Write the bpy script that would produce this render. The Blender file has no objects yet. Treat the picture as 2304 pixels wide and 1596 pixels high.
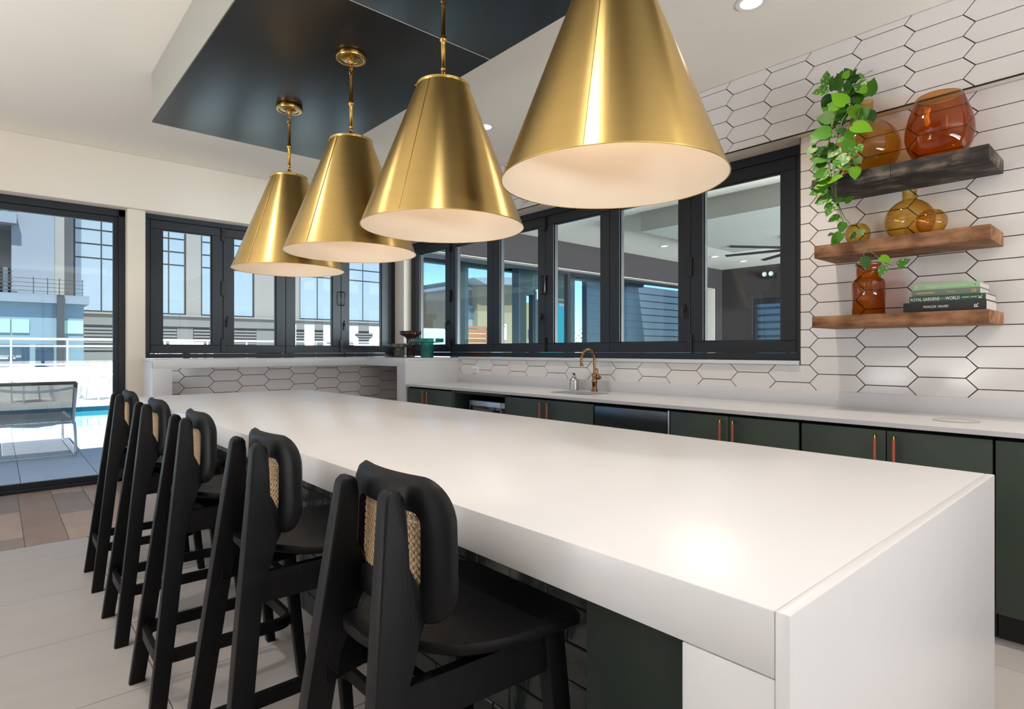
import bpy, bmesh, math, random
from mathutils import Vector, Matrix
random.seed(7)
SC = bpy.context.scene
COL = SC.collection
PI = math.pi

# ------------------------------------------------------------------ camera, world, sun, area lights, exposure
YAW = math.radians(41.467)
cam = bpy.data.cameras.new('camera'); cam_o = bpy.data.objects.new('camera', cam); COL.objects.link(cam_o)
cam_o.location = (0, 0, 1.25); cam_o.rotation_euler = (PI/2, 0, -YAW)
cam.sensor_fit = 'HORIZONTAL'; cam.sensor_width = 36.0; cam.lens = 1315/2304*36
cam.shift_y = -8/2304; cam.clip_start = 0.05; cam.clip_end = 400
SC.camera = cam_o

SC.view_settings.view_transform = 'Standard'
SC.view_settings.look = 'None'
SC.view_settings.gamma = 1.0
SC.view_settings.use_curve_mapping = False
SC.view_settings.exposure = 0.24
PEND_W, DOWN_W = 2.8, 42                                 # lamp power, watts
cy = SC.cycles
cy.max_bounces = 8; cy.diffuse_bounces = 4; cy.glossy_bounces = 4; cy.transmission_bounces = 4
cy.transparent_max_bounces = 20; cy.caustics_reflective = False; cy.caustics_refractive = False
cy.sample_clamp_indirect = 4.0; cy.use_denoising = True; cy.blur_glossy = 0.5

SUN_EL = math.radians(56); SUN_DIR = Vector((-0.30, -0.95, 0)).normalized()*math.cos(SUN_EL) + Vector((0, 0, math.sin(SUN_EL)))
world = bpy.data.worlds.new('world'); SC.world = world; world.use_nodes = True
wn = world.node_tree.nodes; wl = world.node_tree.links
for n in list(wn): wn.remove(n)
w_out = wn.new('ShaderNodeOutputWorld'); w_bg = wn.new('ShaderNodeBackground')
w_sky = wn.new('ShaderNodeTexSky'); w_sky.sky_type = 'NISHITA'; w_sky.sun_disc = False
w_sky.sun_elevation = SUN_EL; w_sky.sun_rotation = math.atan2(SUN_DIR.x, SUN_DIR.y)
w_sky.air_density = 1.0; w_sky.dust_density = 0.1; w_sky.altitude = 4000; w_sky.ozone_density = 3.0
w_co = wn.new('ShaderNodeTexCoord'); w_no = wn.new('ShaderNodeTexNoise'); w_no.inputs['Scale'].default_value = 3.2; w_no.inputs['Detail'].default_value = 6
w_ra = wn.new('ShaderNodeValToRGB'); w_ra.color_ramp.elements[0].position = 0.56; w_ra.color_ramp.elements[1].position = 0.80
w_mx = wn.new('ShaderNodeMix'); w_mx.data_type = 'RGBA'; w_mx.inputs[7].default_value = (6.5, 6.9, 7.4, 1)
wl.new(w_co.outputs['Generated'], w_no.inputs['Vector']); wl.new(w_no.outputs['Fac'], w_ra.inputs['Fac'])
wl.new(w_ra.outputs['Color'], w_mx.inputs[0]); wl.new(w_sky.outputs['Color'], w_mx.inputs[6])
wl.new(w_mx.outputs[2], w_bg.inputs['Color']); w_bg.inputs['Strength'].default_value = 0.24
wl.new(w_bg.outputs['Background'], w_out.inputs['Surface'])

sun = bpy.data.lights.new('sun', 'SUN'); sun.energy = 6.5; sun.angle = math.radians(0.6); sun.color = (1.0, 0.96, 0.9)
sun_o = bpy.data.objects.new('sun', sun); COL.objects.link(sun_o)
sun_o.rotation_euler = SUN_DIR.to_track_quat('Z', 'Y').to_euler()

def area(name, loc, direction, sx, sy, energy, color=(1, 1, 1)):
    l = bpy.data.lights.new(name, 'AREA'); l.shape = 'RECTANGLE'; l.size = sx; l.size_y = sy; l.energy = energy; l.color = color
    o = bpy.data.objects.new(name, l); COL.objects.link(o); o.location = loc
    o.rotation_euler = Vector(direction).to_track_quat('-Z', 'Z').to_euler(); return o
# area lamps added outside the two glazed walls, aimed up to brighten the ceiling
area('fill_rear_glazing', (1.6, -4.35, 0.9), (0, 0.12, 1), 4.2, 1.7, 600, (0.97, 0.98, 1.0))
area('fill_side_glazing', (-5.35, 2.9, 0.9), (0.10, 0, 1), 6.8, 1.7, 385, (1.0, 0.985, 0.96))
# area lamp added at an unseen rear opening to brighten the lounge
area('fill_lounge', (8.3, -4.3, 1.1), (0, 1, 0.5), 6.0, 2.2, 2600, (0.97, 0.99, 1.0))

# ------------------------------------------------------------------ helpers: colour, materials, meshes, tags
def C(r, g, b):
    f = lambda v: (v/255/12.92) if v/255 <= 0.04045 else ((v/255+0.055)/1.055)**2.4
    return (f(r), f(g), f(b), 1)
MATS = {}
def mat(name, col, rough=0.5, metal=0.0, spec=0.5, bump=0.0, bscale=40.0, var=0.0, vscale=6.0, stretch=None, coat=0.0, aniso=0.0):
    m = bpy.data.materials.new(name); m.use_nodes = True
    nt = m.node_tree; b = nt.nodes['Principled BSDF']
    b.inputs['Base Color'].default_value = col; b.inputs['Roughness'].default_value = rough
    b.inputs['Metallic'].default_value = metal; b.inputs['Specular IOR Level'].default_value = spec
    b.inputs['Coat Weight'].default_value = coat; b.inputs['Coat Roughness'].default_value = 0.12
    if aniso:
        b.inputs['Anisotropic'].default_value = aniso
    if bump or var:
        tc = nt.nodes.new('ShaderNodeTexCoord'); mp = nt.nodes.new('ShaderNodeMapping')
        nt.links.new(tc.outputs['Object'], mp.inputs['Vector'])
        if stretch: mp.inputs['Scale'].default_value = stretch
    if bump:
        n = nt.nodes.new('ShaderNodeTexNoise'); n.inputs['Scale'].default_value = bscale; n.inputs['Detail'].default_value = 4
        nt.links.new(mp.outputs['Vector'], n.inputs['Vector'])
        bp = nt.nodes.new('ShaderNodeBump'); bp.inputs['Strength'].default_value = bump; bp.inputs['Distance'].default_value = 0.004
        nt.links.new(n.outputs['Fac'], bp.inputs['Height']); nt.links.new(bp.outputs['Normal'], b.inputs['Normal'])
    if var:
        n2 = nt.nodes.new('ShaderNodeTexNoise'); n2.inputs['Scale'].default_value = vscale; n2.inputs['Detail'].default_value = 5
        nt.links.new(mp.outputs['Vector'], n2.inputs['Vector'])
        mx = nt.nodes.new('ShaderNodeMix'); mx.data_type = 'RGBA'
        d = [max(0, c*(1-var)) for c in col[:3]]; u = [min(1, c*(1+var)) for c in col[:3]]
        mx.inputs[6].default_value = (*d, 1); mx.inputs[7].default_value = (*u, 1)
        nt.links.new(n2.outputs['Fac'], mx.inputs[0]); nt.links.new(mx.outputs[2], b.inputs['Base Color'])
    MATS[name] = m; return m
def emis(name, col, strength):
    m = bpy.data.materials.new(name); m.use_nodes = True
    b = m.node_tree.nodes['Principled BSDF']; b.inputs['Base Color'].default_value = col
    b.inputs['Emission Color'].default_value = col; b.inputs['Emission Strength'].default_value = strength; return m
def glass(name, tint, rough=0.0, ior=1.45, edge=None, refl=1.0, gcol=(1, 1, 1, 1), body=None):
    m = bpy.data.materials.new(name); m.use_nodes = True; nt = m.node_tree
    for n in list(nt.nodes): nt.nodes.remove(n)
    o = nt.nodes.new('ShaderNodeOutputMaterial'); mx = nt.nodes.new('ShaderNodeMixShader')
    t = nt.nodes.new('ShaderNodeBsdfTransparent'); g = nt.nodes.new('ShaderNodeBsdfGlossy'); g.inputs['Roughness'].default_value = rough
    g.inputs['Color'].default_value = gcol
    f = nt.nodes.new('ShaderNodeFresnel'); f.inputs['IOR'].default_value = ior
    t.inputs['Color'].default_value = tint
    ge = nt.nodes.new('ShaderNodeNewGeometry'); mi = nt.nodes.new('ShaderNodeMix'); mi.inputs[2].default_value = ior; mi.inputs[3].default_value = 1/ior
    nt.links.new(ge.outputs['Backfacing'], mi.inputs[0]); nt.links.new(mi.outputs[0], f.inputs['IOR'])
    if body:
        pb = nt.nodes.new('ShaderNodeBsdfPrincipled'); pb.inputs['Base Color'].default_value = body; pb.inputs['Roughness'].default_value = 0.12
        mb = nt.nodes.new('ShaderNodeMixShader'); mb.inputs[0].default_value = 0.45
    if edge:
        lw = nt.nodes.new('ShaderNodeLayerWeight'); lw.inputs['Blend'].default_value = 0.35
        c = nt.nodes.new('ShaderNodeMix'); c.data_type = 'RGBA'; c.inputs[6].default_value = tint; c.inputs[7].default_value = edge
        nt.links.new(lw.outputs['Facing'], c.inputs[0]); nt.links.new(c.outputs[2], t.inputs['Color'])
    mu = nt.nodes.new('ShaderNodeMath'); mu.operation = 'MULTIPLY'; mu.inputs[1].default_value = refl
    nt.links.new(f.outputs['Fac'], mu.inputs[0]); nt.links.new(mu.outputs[0], mx.inputs['Fac'])
    nt.links.new(t.outputs[0], mx.inputs[1]); nt.links.new(g.outputs[0], mx.inputs[2])
    if body: nt.links.new(mx.outputs[0], mb.inputs[1]); nt.links.new(pb.outputs[0], mb.inputs[2]); nt.links.new(mb.outputs[0], o.inputs['Surface'])
    else: nt.links.new(mx.outputs[0], o.inputs['Surface'])
    return m

def link(name, mesh, m=None, parent=None, loc=None):
    o = bpy.data.objects.new(name, mesh); COL.objects.link(o)
    if m is not None and len(mesh.materials) == 0: mesh.materials.append(m)
    if parent is not None: o.parent = parent
    if loc is not None: o.location = loc
    return o
def tag(o, label=None, cat=None, group=None, kind=None):
    if label: o['label'] = label
    if cat: o['category'] = cat
    if group: o['group'] = group
    if kind: o['kind'] = kind
    return o
def empty(name, loc=(0, 0, 0), rz=0.0):
    o = bpy.data.objects.new(name, None); COL.objects.link(o); o.location = loc; o.rotation_euler = (0, 0, rz); o.empty_display_size = 0.05; return o
def copy_tree(o, parent=None):
    c = o.copy(); COL.objects.link(c)
    if parent is not None: c.parent = parent
    for ch in [x for x in o.children]: copy_tree(ch, c)
    return c

class MB:
    """collects shapes into one mesh"""
    def __init__(s): s.bm = bmesh.new()
    def box(s, a, b, bev=0.0, seg=2):
        x0, y0, z0 = [min(p, q) for p, q in zip(a, b)]; x1, y1, z1 = [max(p, q) for p, q in zip(a, b)]
        v = [s.bm.verts.new(p) for p in ((x0,y0,z0),(x1,y0,z0),(x1,y1,z0),(x0,y1,z0),(x0,y0,z1),(x1,y0,z1),(x1,y1,z1),(x0,y1,z1))]
        fs = [s.bm.faces.new([v[i] for i in q]) for q in ((0,3,2,1),(4,5,6,7),(0,1,5,4),(1,2,6,5),(2,3,7,6),(3,0,4,7))]
        if bev > 0:
            es = {e for f in fs for e in f.edges}
            bmesh.ops.bevel(s.bm, geom=list(es), offset=bev, segments=seg, profile=0.5, affect='EDGES')
        return s
    def prism(s, pts, ext, bev=0.0, seg=2):
        """pts: coplanar 3-D loop, ext: extrusion vector"""
        e = Vector(ext); a = [s.bm.verts.new(p) for p in pts]; b = [s.bm.verts.new(Vector(p)+e) for p in pts]; n = len(pts)
        fs = [s.bm.faces.new(a[::-1]), s.bm.faces.new(b)]
        for i in range(n): fs.append(s.bm.faces.new((a[i], a[(i+1)%n], b[(i+1)%n], b[i])))
        if bev > 0:
            es = set(fs[0].edges) | set(fs[1].edges)
            bmesh.ops.bevel(s.bm, geom=list(es), offset=bev, segments=seg, profile=0.5, affect='EDGES')
        return s
    def lathe(s, prof, c=(0, 0, 0), n=40, axis='Z', closed=False):
        """prof: (radius, height) list"""
        c = Vector(c); rings = []
        for r, h in prof:
            if r < 1e-6:
                rings.append([s.bm.verts.new(c+ax(0, 0, h, axis))])
            else:
                rings.append([s.bm.verts.new(c+ax(r*math.cos(2*PI*i/n), r*math.sin(2*PI*i/n), h, axis)) for i in range(n)])
        L = len(rings)
        for k in range(L if closed else L-1):
            A, B = rings[k], rings[(k+1) % L]
            for i in range(n):
                j = (i+1) % n
                if len(A) == 1 and len(B) == 1: continue
                if len(A) == 1: s.bm.faces.new((A[0], B[j], B[i])) if False else s.bm.faces.new((A[0], B[i], B[j]))
                elif len(B) == 1: s.bm.faces.new((A[i], B[0], A[j]))
                else: s.bm.faces.new((A[i], B[i], B[j], A[j]))
        return s
    def cyl(s, a, b, r0, r1=None, n=16, caps=True):
        r1 = r0 if r1 is None else r1; return s.tube([a, b], [r0, r1], n, caps)
    def tube(s, pts, r, n=8, caps=True, closed=False):
        pts = [Vector(p) for p in pts]; N = len(pts)
        rr = [r]*N if not isinstance(r, (list, tuple)) else list(r)
        if closed: tang = [(pts[(i+1)%N]-pts[i-1]).normalized() for i in range(N)]
        else: tang = [((pts[min(i+1, N-1)]-pts[max(i-1, 0)])).normalized() for i in range(N)]
        t0 = tang[0]; up = Vector((0, 0, 1)) if abs(t0.z) < 0.9 else Vector((1, 0, 0))
        nrm = t0.cross(up).normalized(); rings = []
        for i in range(N):
            t = tang[i]; nrm = (nrm - t*nrm.dot(t)).normalized(); bi = t.cross(nrm)
            rings.append([s.bm.verts.new(pts[i]+(nrm*math.cos(2*PI*k/n)+bi*math.sin(2*PI*k/n))*rr[i]) for k in range(n)])
        for i in range(N if closed else N-1):
            A, B = rings[i], rings[(i+1) % N]
            for k in range(n): s.bm.faces.new((A[k], A[(k+1)%n], B[(k+1)%n], B[k]))
        if caps and not closed: s.bm.faces.new(rings[0][::-1]); s.bm.faces.new(rings[-1])
        return s
    def band(s, pts, t, h, closed=True, bev=0.0):
        """flat bar of thickness t and height h along a horizontal path"""
        pts = [Vector(p) for p in pts]; N = len(pts); R = []
        for i in range(N):
            a = pts[i-1] if (closed or i > 0) else pts[i]; b = pts[(i+1) % N] if (closed or i < N-1) else pts[i]
            d = (b-a); d.z = 0; d.normalize(); nn = Vector((-d.y, d.x, 0))
            R.append([s.bm.verts.new(pts[i]+nn*sx*t/2+Vector((0, 0, sz*h/2))) for sx, sz in ((-1,-1),(1,-1),(1,1),(-1,1))])
        for i in range(N if closed else N-1):
            A, B = R[i], R[(i+1) % N]
            for k in range(4): s.bm.faces.new((A[k], A[(k+1)%4], B[(k+1)%4], B[k]))
        if not closed: s.bm.faces.new(R[0][::-1]); s.bm.faces.new(R[-1])
        return s
    def mesh(s, name='mesh', smooth=None, normals=True):
        if normals: bmesh.ops.recalc_face_normals(s.bm, faces=s.bm.faces[:])
        me = bpy.data.meshes.new(name); s.bm.to_mesh(me); s.bm.free()
        if smooth is not None:
            for p in me.polygons: p.use_smooth = True
            try: me.set_sharp_from_angle(angle=math.radians(smooth))
            except Exception: pass
        return me
    def build(s, name, m=None, parent=None, smooth=None, loc=None):
        return link(name, s.mesh(name, smooth), m, parent, loc)
def ax(x, y, h, axis):
    return Vector((x, y, h)) if axis == 'Z' else (Vector((h, x, y)) if axis == 'X' else Vector((y, h, x)))
def box(name, a, b, m, parent=None, bev=0.0, kind=None, smooth=None):
    o = MB().box(a, b, bev).build(name, m, parent, smooth if smooth else (35 if bev else None))
    if kind: o['kind'] = kind
    return o
def rrect(x0, y0, x1, y1, r, n=6):
    """rounded rectangle loop, counter-clockwise; r one radius or four (x0y0, x1y0, x1y1, x0y1)"""
    rs = [r]*4 if not isinstance(r, (list, tuple)) else r; out = []
    for (cx, cy, a0), rr in zip(((x0, y0, PI), (x1, y0, 1.5*PI), (x1, y1, 0), (x0, y1, 0.5*PI)), rs):
        sx = 1 if cx == x0 else -1; sy = 1 if cy == y0 else -1
        for k in range(n+1):
            a = a0+PI/2*k/n; out.append((cx+sx*rr+rr*math.cos(a), cy+sy*rr+rr*math.sin(a)))
    return out

# ------------------------------------------------------------------ materials
M_wall = mat('painted_wall', C(222, 212, 200), 0.85, spec=0.2, bump=0.08, bscale=180)
M_ceil = mat('painted_ceiling', C(240, 234, 224), 0.9, spec=0.15)
M_quartz = mat('white_quartz', C(211, 211, 214), 0.30, spec=0.45, var=0.015, vscale=9)
M_tile = mat('glazed_white_tile', C(228, 224, 223), 0.12, spec=0.5, var=0.012, vscale=2.0)
M_grout = mat('brown_grout', C(86, 66, 50), 0.9, spec=0.1)
M_frame = mat('charcoal_aluminium', C(31, 34, 41), 0.42, spec=0.35, bump=0.03, bscale=500)
M_blackmetal = mat('black_hardware', C(16, 16, 18), 0.35, spec=0.5)
M_soffit = mat('satin_black_panel', C(30, 31, 33), 0.34, spec=0.5, bump=0.05, bscale=120)
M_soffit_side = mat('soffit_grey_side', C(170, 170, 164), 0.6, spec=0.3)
M_wood_black = mat('black_stained_ash', C(10, 10, 12), 0.45, spec=0.22, bump=0.12, bscale=22, stretch=(14, 14, 1.2))
M_seat_black = mat('black_seat_veneer', C(6, 6, 7), 0.5, spec=0.18, bump=0.25, bscale=26, stretch=(16, 1.6, 16))
M_cane = mat('woven_cane', C(204, 176, 142), 0.6, spec=0.3, var=0.16, vscale=90)
M_brass = mat('brushed_brass', C(216, 184, 116), 0.33, metal=1.0, var=0.07, vscale=5, bump=0.02, bscale=60, stretch=(1, 1, 9), aniso=0.75)
_nt = M_brass.node_tree; _tg = _nt.nodes.new('ShaderNodeTangent'); _tg.direction_type = 'RADIAL'; _tg.axis = 'Z'
_nt.links.new(_tg.outputs['Tangent'], _nt.nodes['Principled BSDF'].inputs['Tangent']); _nt.nodes['Principled BSDF'].inputs['Anisotropic Rotation'].default_value = 0.25
M_brass_rod = mat('polished_brass', C(206, 164, 92), 0.22, metal=1.0)
M_shade_in = mat('white_shade_lining', C(222, 210, 194), 0.4, spec=0.4)
M_green = mat('dark_green_cabinet', C(60, 72, 64), 0.42, spec=0.4, bump=0.02, bscale=300)
M_toe = mat('black_toe_kick', C(26, 28, 30), 0.6)
M_darkgap = mat('cabinet_carcass_dark', C(18, 20, 20), 0.8, spec=0.1)
M_leather = mat('tan_leather_wrap', C(164, 84, 62), 0.6, bump=0.3, bscale=90, stretch=(1, 1, 6))
M_gtile = mat('dark_green_glazed_tile', C(38, 46, 44), 0.12, spec=0.6, bump=0.3, bscale=14, var=0.25, vscale=5)
M_ggrout = mat('grey_tile_joint', C(64, 70, 68), 0.9, spec=0.1)
M_steel = mat('brushed_steel', C(188, 186, 182), 0.3, metal=1.0, bump=0.02, bscale=80, stretch=(1, 30, 1))
M_steel_dark = mat('dark_stainless', C(92, 98, 104), 0.3, metal=0.9, bump=0.02, bscale=80, stretch=(1, 30, 1))
M_blackgl = mat('black_glass_panel', C(16, 17, 20), 0.08, spec=0.6)
M_bronze = mat('antique_bronze', C(150, 112, 74), 0.26, metal=1.0)
M_white_pl = mat('white_plastic', C(232, 232, 230), 0.4)
M_ftile = [mat('grey_plank_tile_%d' % i, C(*c), 0.5, spec=0.35, bump=0.06, bscale=8, var=0.09, vscale=3.0, stretch=(0.6, 3.2, 1)) for i, c in enumerate(((176,171,170),(171,167,166),(180,175,173)))]
M_fgrout = mat('floor_grout', C(150, 146, 142), 0.9, spec=0.1)
M_btile = [mat('brown_stone_tile_%d' % i, C(*c), 0.5, spec=0.35, bump=0.08, bscale=10, var=0.2, vscale=4.0, stretch=(1.6, 0.8, 1)) for i, c in enumerate(((166,146,130),(150,130,116),(172,154,138),(142,130,120)))]
def wood(name, cols, pos, scale=3.0, stretch=(9, 1.1, 9), rough=0.7, bump=0.5):
    """reclaimed timber: stretched grain over blotchy wear, three tones"""
    m = bpy.data.materials.new(name); m.use_nodes = True; nt = m.node_tree; b = nt.nodes['Principled BSDF']; b.inputs['Roughness'].default_value = rough; b.inputs['Specular IOR Level'].default_value = 0.25
    tc = nt.nodes.new('ShaderNodeTexCoord'); mp = nt.nodes.new('ShaderNodeMapping'); mp.inputs['Scale'].default_value = stretch; nt.links.new(tc.outputs['Object'], mp.inputs['Vector'])
    n1 = nt.nodes.new('ShaderNodeTexNoise'); n1.inputs['Scale'].default_value = scale; n1.inputs['Detail'].default_value = 8; n1.inputs['Roughness'].default_value = 0.68; nt.links.new(mp.outputs['Vector'], n1.inputs['Vector'])
    n2 = nt.nodes.new('ShaderNodeTexNoise'); n2.inputs['Scale'].default_value = 7; n2.inputs['Detail'].default_value = 4; nt.links.new(tc.outputs['Object'], n2.inputs['Vector'])
    ad = nt.nodes.new('ShaderNodeMath'); ad.operation = 'ADD'; sc = nt.nodes.new('ShaderNodeMath'); sc.operation = 'MULTIPLY'; sc.inputs[1].default_value = 0.5
    nt.links.new(n1.outputs['Fac'], ad.inputs[0]); nt.links.new(n2.outputs['Fac'], ad.inputs[1]); nt.links.new(ad.outputs[0], sc.inputs[0])
    r = nt.nodes.new('ShaderNodeValToRGB'); r.color_ramp.elements[0].position = pos[0]; r.color_ramp.elements[0].color = cols[0]
    r.color_ramp.elements[1].position = pos[2]; r.color_ramp.elements[1].color = cols[2]; e = r.color_ramp.elements.new(pos[1]); e.color = cols[1]
    nt.links.new(sc.outputs[0], r.inputs['Fac']); nt.links.new(r.outputs['Color'], b.inputs['Base Color'])
    bp = nt.nodes.new('ShaderNodeBump'); bp.inputs['Strength'].default_value = bump; bp.inputs['Distance'].default_value = 0.003; nt.links.new(n1.outputs['Fac'], bp.inputs['Height']); nt.links.new(bp.outputs['Normal'], b.inputs['Normal'])
    return m
M_shelf_dark = wood('charred_reclaimed_wood', (C(36, 33, 33), C(62, 57, 55), C(140, 124, 108)), (0.40, 0.50, 0.66))
M_shelf_brown = wood('brown_reclaimed_wood', (C(84, 54, 36), C(136, 96, 68), C(172, 128, 96)), (0.38, 0.50, 0.64))
M_amber_d = glass('deep_amber_glass', (0.76, 0.38, 0.075, 1), edge=(0.50, 0.14, 0.012, 1))
M_amber_l = glass('honey_amber_glass', (0.93, 0.74, 0.33, 1), edge=(0.60, 0.36, 0.06, 1))
M_teal_gl = glass('teal_glass', (0.03, 0.52, 0.46, 1), edge=(0.003, 0.16, 0.15, 1), body=C(0, 132, 122))
M_smoke_gl = glass('smoke_green_glass', (0.50, 0.50, 0.42, 1), edge=(0.12, 0.12, 0.085, 1), body=C(92, 90, 74))
M_plum_gl = glass('plum_brown_glass', (0.30, 0.13, 0.11, 1), edge=(0.05, 0.014, 0.012, 1), body=C(84, 36, 32))
M_pane = glass('clear_window_glass', (0.95, 0.985, 0.985, 1), refl=0.5)
M_pane_t = glass('tinted_window_glass', (0.88, 0.95, 0.97, 1), refl=0.42)
M_pane_d = glass('light_cutting_glass', (0.70, 0.70, 0.70, 1), refl=0.3)  # tint added to dim skylight through the unseen rear and side glazing
M_leaf = {k: None for k in 'gbdv'}
M_stem = mat('green_vine_stem', C(92, 112, 52), 0.5)
def leaf_mat(name, col, patch=None, amount=0.6):
    m = mat(name, col, 0.45, spec=0.3, var=0.22, vscale=60)
    nt = m.node_tree; b = nt.nodes['Principled BSDF']
    b.inputs['Subsurface Weight'].default_value = 0.0
    if patch:
        tc = nt.nodes.new('ShaderNodeTexCoord'); n = nt.nodes.new('ShaderNodeTexNoise'); n.inputs['Scale'].default_value = 5.5; n.inputs['Detail'].default_value = 3
        r = nt.nodes.new('ShaderNodeValToRGB'); r.color_ramp.elements[0].position = amount-0.05; r.color_ramp.elements[1].position = amount+0.06
        mx = nt.nodes.new('ShaderNodeMix'); mx.data_type = 'RGBA'; mx.inputs[6].default_value = col; mx.inputs[7].default_value = patch
        nt.links.new(tc.outputs['Object'], n.inputs['Vector']); nt.links.new(n.outputs['Fac'], r.inputs['Fac'])
        nt.links.new(r.outputs['Color'], mx.inputs[0]); nt.links.new(mx.outputs[2], b.inputs['Base Color'])
    return m
M_leaf['g'] = leaf_mat('pothos_leaf_green', C(60, 112, 16))
M_leaf['b'] = leaf_mat('pothos_leaf_bright', C(94, 148, 18))
M_leaf['d'] = leaf_mat('pothos_leaf_dark', C(34, 78, 20))
M_leaf['v'] = leaf_mat('pothos_leaf_variegated', C(58, 112, 32), C(150, 174, 104), 0.56)
# ------------------------------------------------------------------ structure: floor, ceiling, walls
CEIL = 3.113; YF = 6.677; YH = 6.527; XF = 3.985; XL = 3.866; XU = 3.805
floor = box('floor', (-5.2, -4.2, -0.12), (12.6, 7.02, -0.008), M_fgrout, kind='structure')
def slab_piece(name, x0, y0, x1, y1, zt, m, parent, g=0.0022, th=0.012, bev=0.0012):
    return MB().box((x0+g, y0+g, zt-th), (x1-g, y1-g, zt), bev, 1).build(name, m, parent)
# grey plank tiles, 1.26 x 0.632 grid, stacked joints
for i in range(-4, 3):
    for j in range(-8, 8):
        x0, x1 = 0.466+1.26*i, 0.466+1.26*(i+1); y0, y1 = 4.434-0.6325*(-j), 4.434-0.6325*(-j)+0.6325
        y0 = 4.434+0.6325*j; y1 = y0+0.6325
        if y0 > 4.8: continue
        y1 = min(y1, 4.843)
        x1 = min(x1, 3.9); x0 = max(x0, -4.6)
        if x1-x0 < 0.05: continue
        slab_piece('tile', x0, y0, x1, y1, 0.0, M_ftile[(i*5+j*3) % 3], floor)
# brown stone planks before the sliding door
cols = [0.1417+0.2257*k for k in range(-10, 17)]
offs = {0: 6.22, 1: 5.65, -1: 5.93, 2: 6.0, -2: 5.6}
for k, x0 in enumerate(cols[:-1]):
    kk = k-10; y = offs.get(kk, 4.9+random.random()*0.8)
    while y > 4.845: y -= 0.823
    x1 = min(x0+0.2257, 3.9)
    while y < 6.9 and x1-x0 > 0.05:
        a, b = max(y, 4.847), min(y+0.823, 6.95)
        if b-a > 0.03: slab_piece('stone_tile', x0, a, x1, b, 0.0, random.choice(M_btile), floor, g=0.0018)
        y += 0.823
box('floor_trim', (-4.6, 4.8432, -0.01), (3.9, 4.8465, 0.001), M_steel, floor)

ceiling = box('ceiling', (-5.2, -4.2, CEIL), (12.8, 7.02, 3.62), M_ceil, kind='structure')
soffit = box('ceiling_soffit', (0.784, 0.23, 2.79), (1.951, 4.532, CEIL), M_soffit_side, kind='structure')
box('panel', (0.786, 2.3822, 2.782), (1.949, 4.530, 2.791), M_soffit, soffit, 0.001)
box('panel', (0.786, 0.232, 2.782), (1.949, 2.3778, 2.791), M_soffit, soffit, 0.001)
box('panel_joint', (0.786, 2.3779, 2.7822), (1.949, 2.3821, 2.79), M_white_pl, soffit)

# dropped ceiling box of the lounge beyond the pass-through
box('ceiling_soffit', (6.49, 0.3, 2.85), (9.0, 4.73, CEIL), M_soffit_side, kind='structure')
def multi(name, boxes, m, parent=None, bev=0.0):
    b = MB()
    for p, q in boxes: b.box(p, q, bev)
    return b.build(name, m, parent, 35 if bev else None)
# left wall (holds the sliding door and the four-leaf folding window)
wl_ = multi('wall_left', [((-5.2, YH, 2.604), (4.15, 6.95, CEIL)),               # header beam
                          ((0.936, 6.573, 0), (1.086, 6.95, 2.604)),            # pier between door and window
                          ((1.086, 6.66, 0), (3.985, 6.95, 1.165)),             # lower wall
                          ((3.879, 6.46, 0), (4.15, 6.95, 2.604)),              # corner pier
                          ((-5.2, 6.573, 0), (-2.25, 6.95, 2.604))], M_wall, bev=0.006)
wl_['kind'] = 'structure'
knee = box('wall_knee', (1.2185, 6.318, 0), (3.985, 6.66, 1.16), M_grout, kind='structure')
# kitchen wall with the pass-through window
wb = multi('wall_back', [((3.874, -4.2, 0), (4.15, 1.585, 2.62)), ((3.874, 1.585, 0), (4.15, 6.46, 1.158)), ((3.813, -4.2, 2.625), (4.15, 6.527, CEIL))], M_grout)
wb['kind'] = 'structure'
t = box('trim_1', (XU-0.001, -4.2, 2.618), (4.15, 6.46, 2.625), M_wall, kind='structure')
t = box('trim_2', (XU-0.003, -4.2, 2.617), (XU+0.004, 6.527, 2.6245), M_blackmetal, kind='structure')
t = box('trim_3', (XL-0.002, 1.581, 1.16), (XL+0.10, 1.586, 2.618), M_grout, kind='structure')
box('window_sill', (3.845, 1.588, 1.16), (4.0, 5.25, 1.186), M_quartz, bev=0.002, kind='structure')

# unseen rear and side walls, glazed spans placed to balance the light
def glazed_wall(name, axis, fixed, a0, a1, g0, g1, n, th=0.16):
    """wall from a0 to a1 whose part between g0 and g1 is full-height glazing"""
    P = (lambda u, z, d: (u, fixed+d, z)) if axis == 'y' else (lambda u, z, d: (fixed+d, u, z))
    o = multi(name, [(P(a0, 2.604, 0), P(a1, CEIL, th)), (P(a0, 0, 0), P(g0, 2.604, th)), (P(g1, 0, 0), P(a1, 2.604, th))], M_wall); o['kind'] = 'structure'
    b = MB(); w = (g1-g0)/n
    for i in range(n+1):
        u = g0+w*i; b.box(P(u-0.03, 0, 0.04), P(u+0.03, 2.604, 0.12))
    b.box(P(g0, 2.53, 0.041), P(g1, 2.604, 0.119)); b.box(P(g0, 0, 0.041), P(g1, 0.08, 0.119))
    b.build('window_frame', M_frame, o)
    for i in range(n):
        u = g0+w*i; MB().box(P(u+0.03, 0.08, 0.078), P(u+w-0.03, 2.53, 0.084)).build('glass_pane', M_pane_d, o)
    return o
glazed_wall('wall_rear', 'y', -4.2, -5.2, 4.1, -0.6, 3.7, 3)
glazed_wall('wall_side', 'x', -5.2, -4.2, 6.6, -0.6, 6.2, 5)

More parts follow.
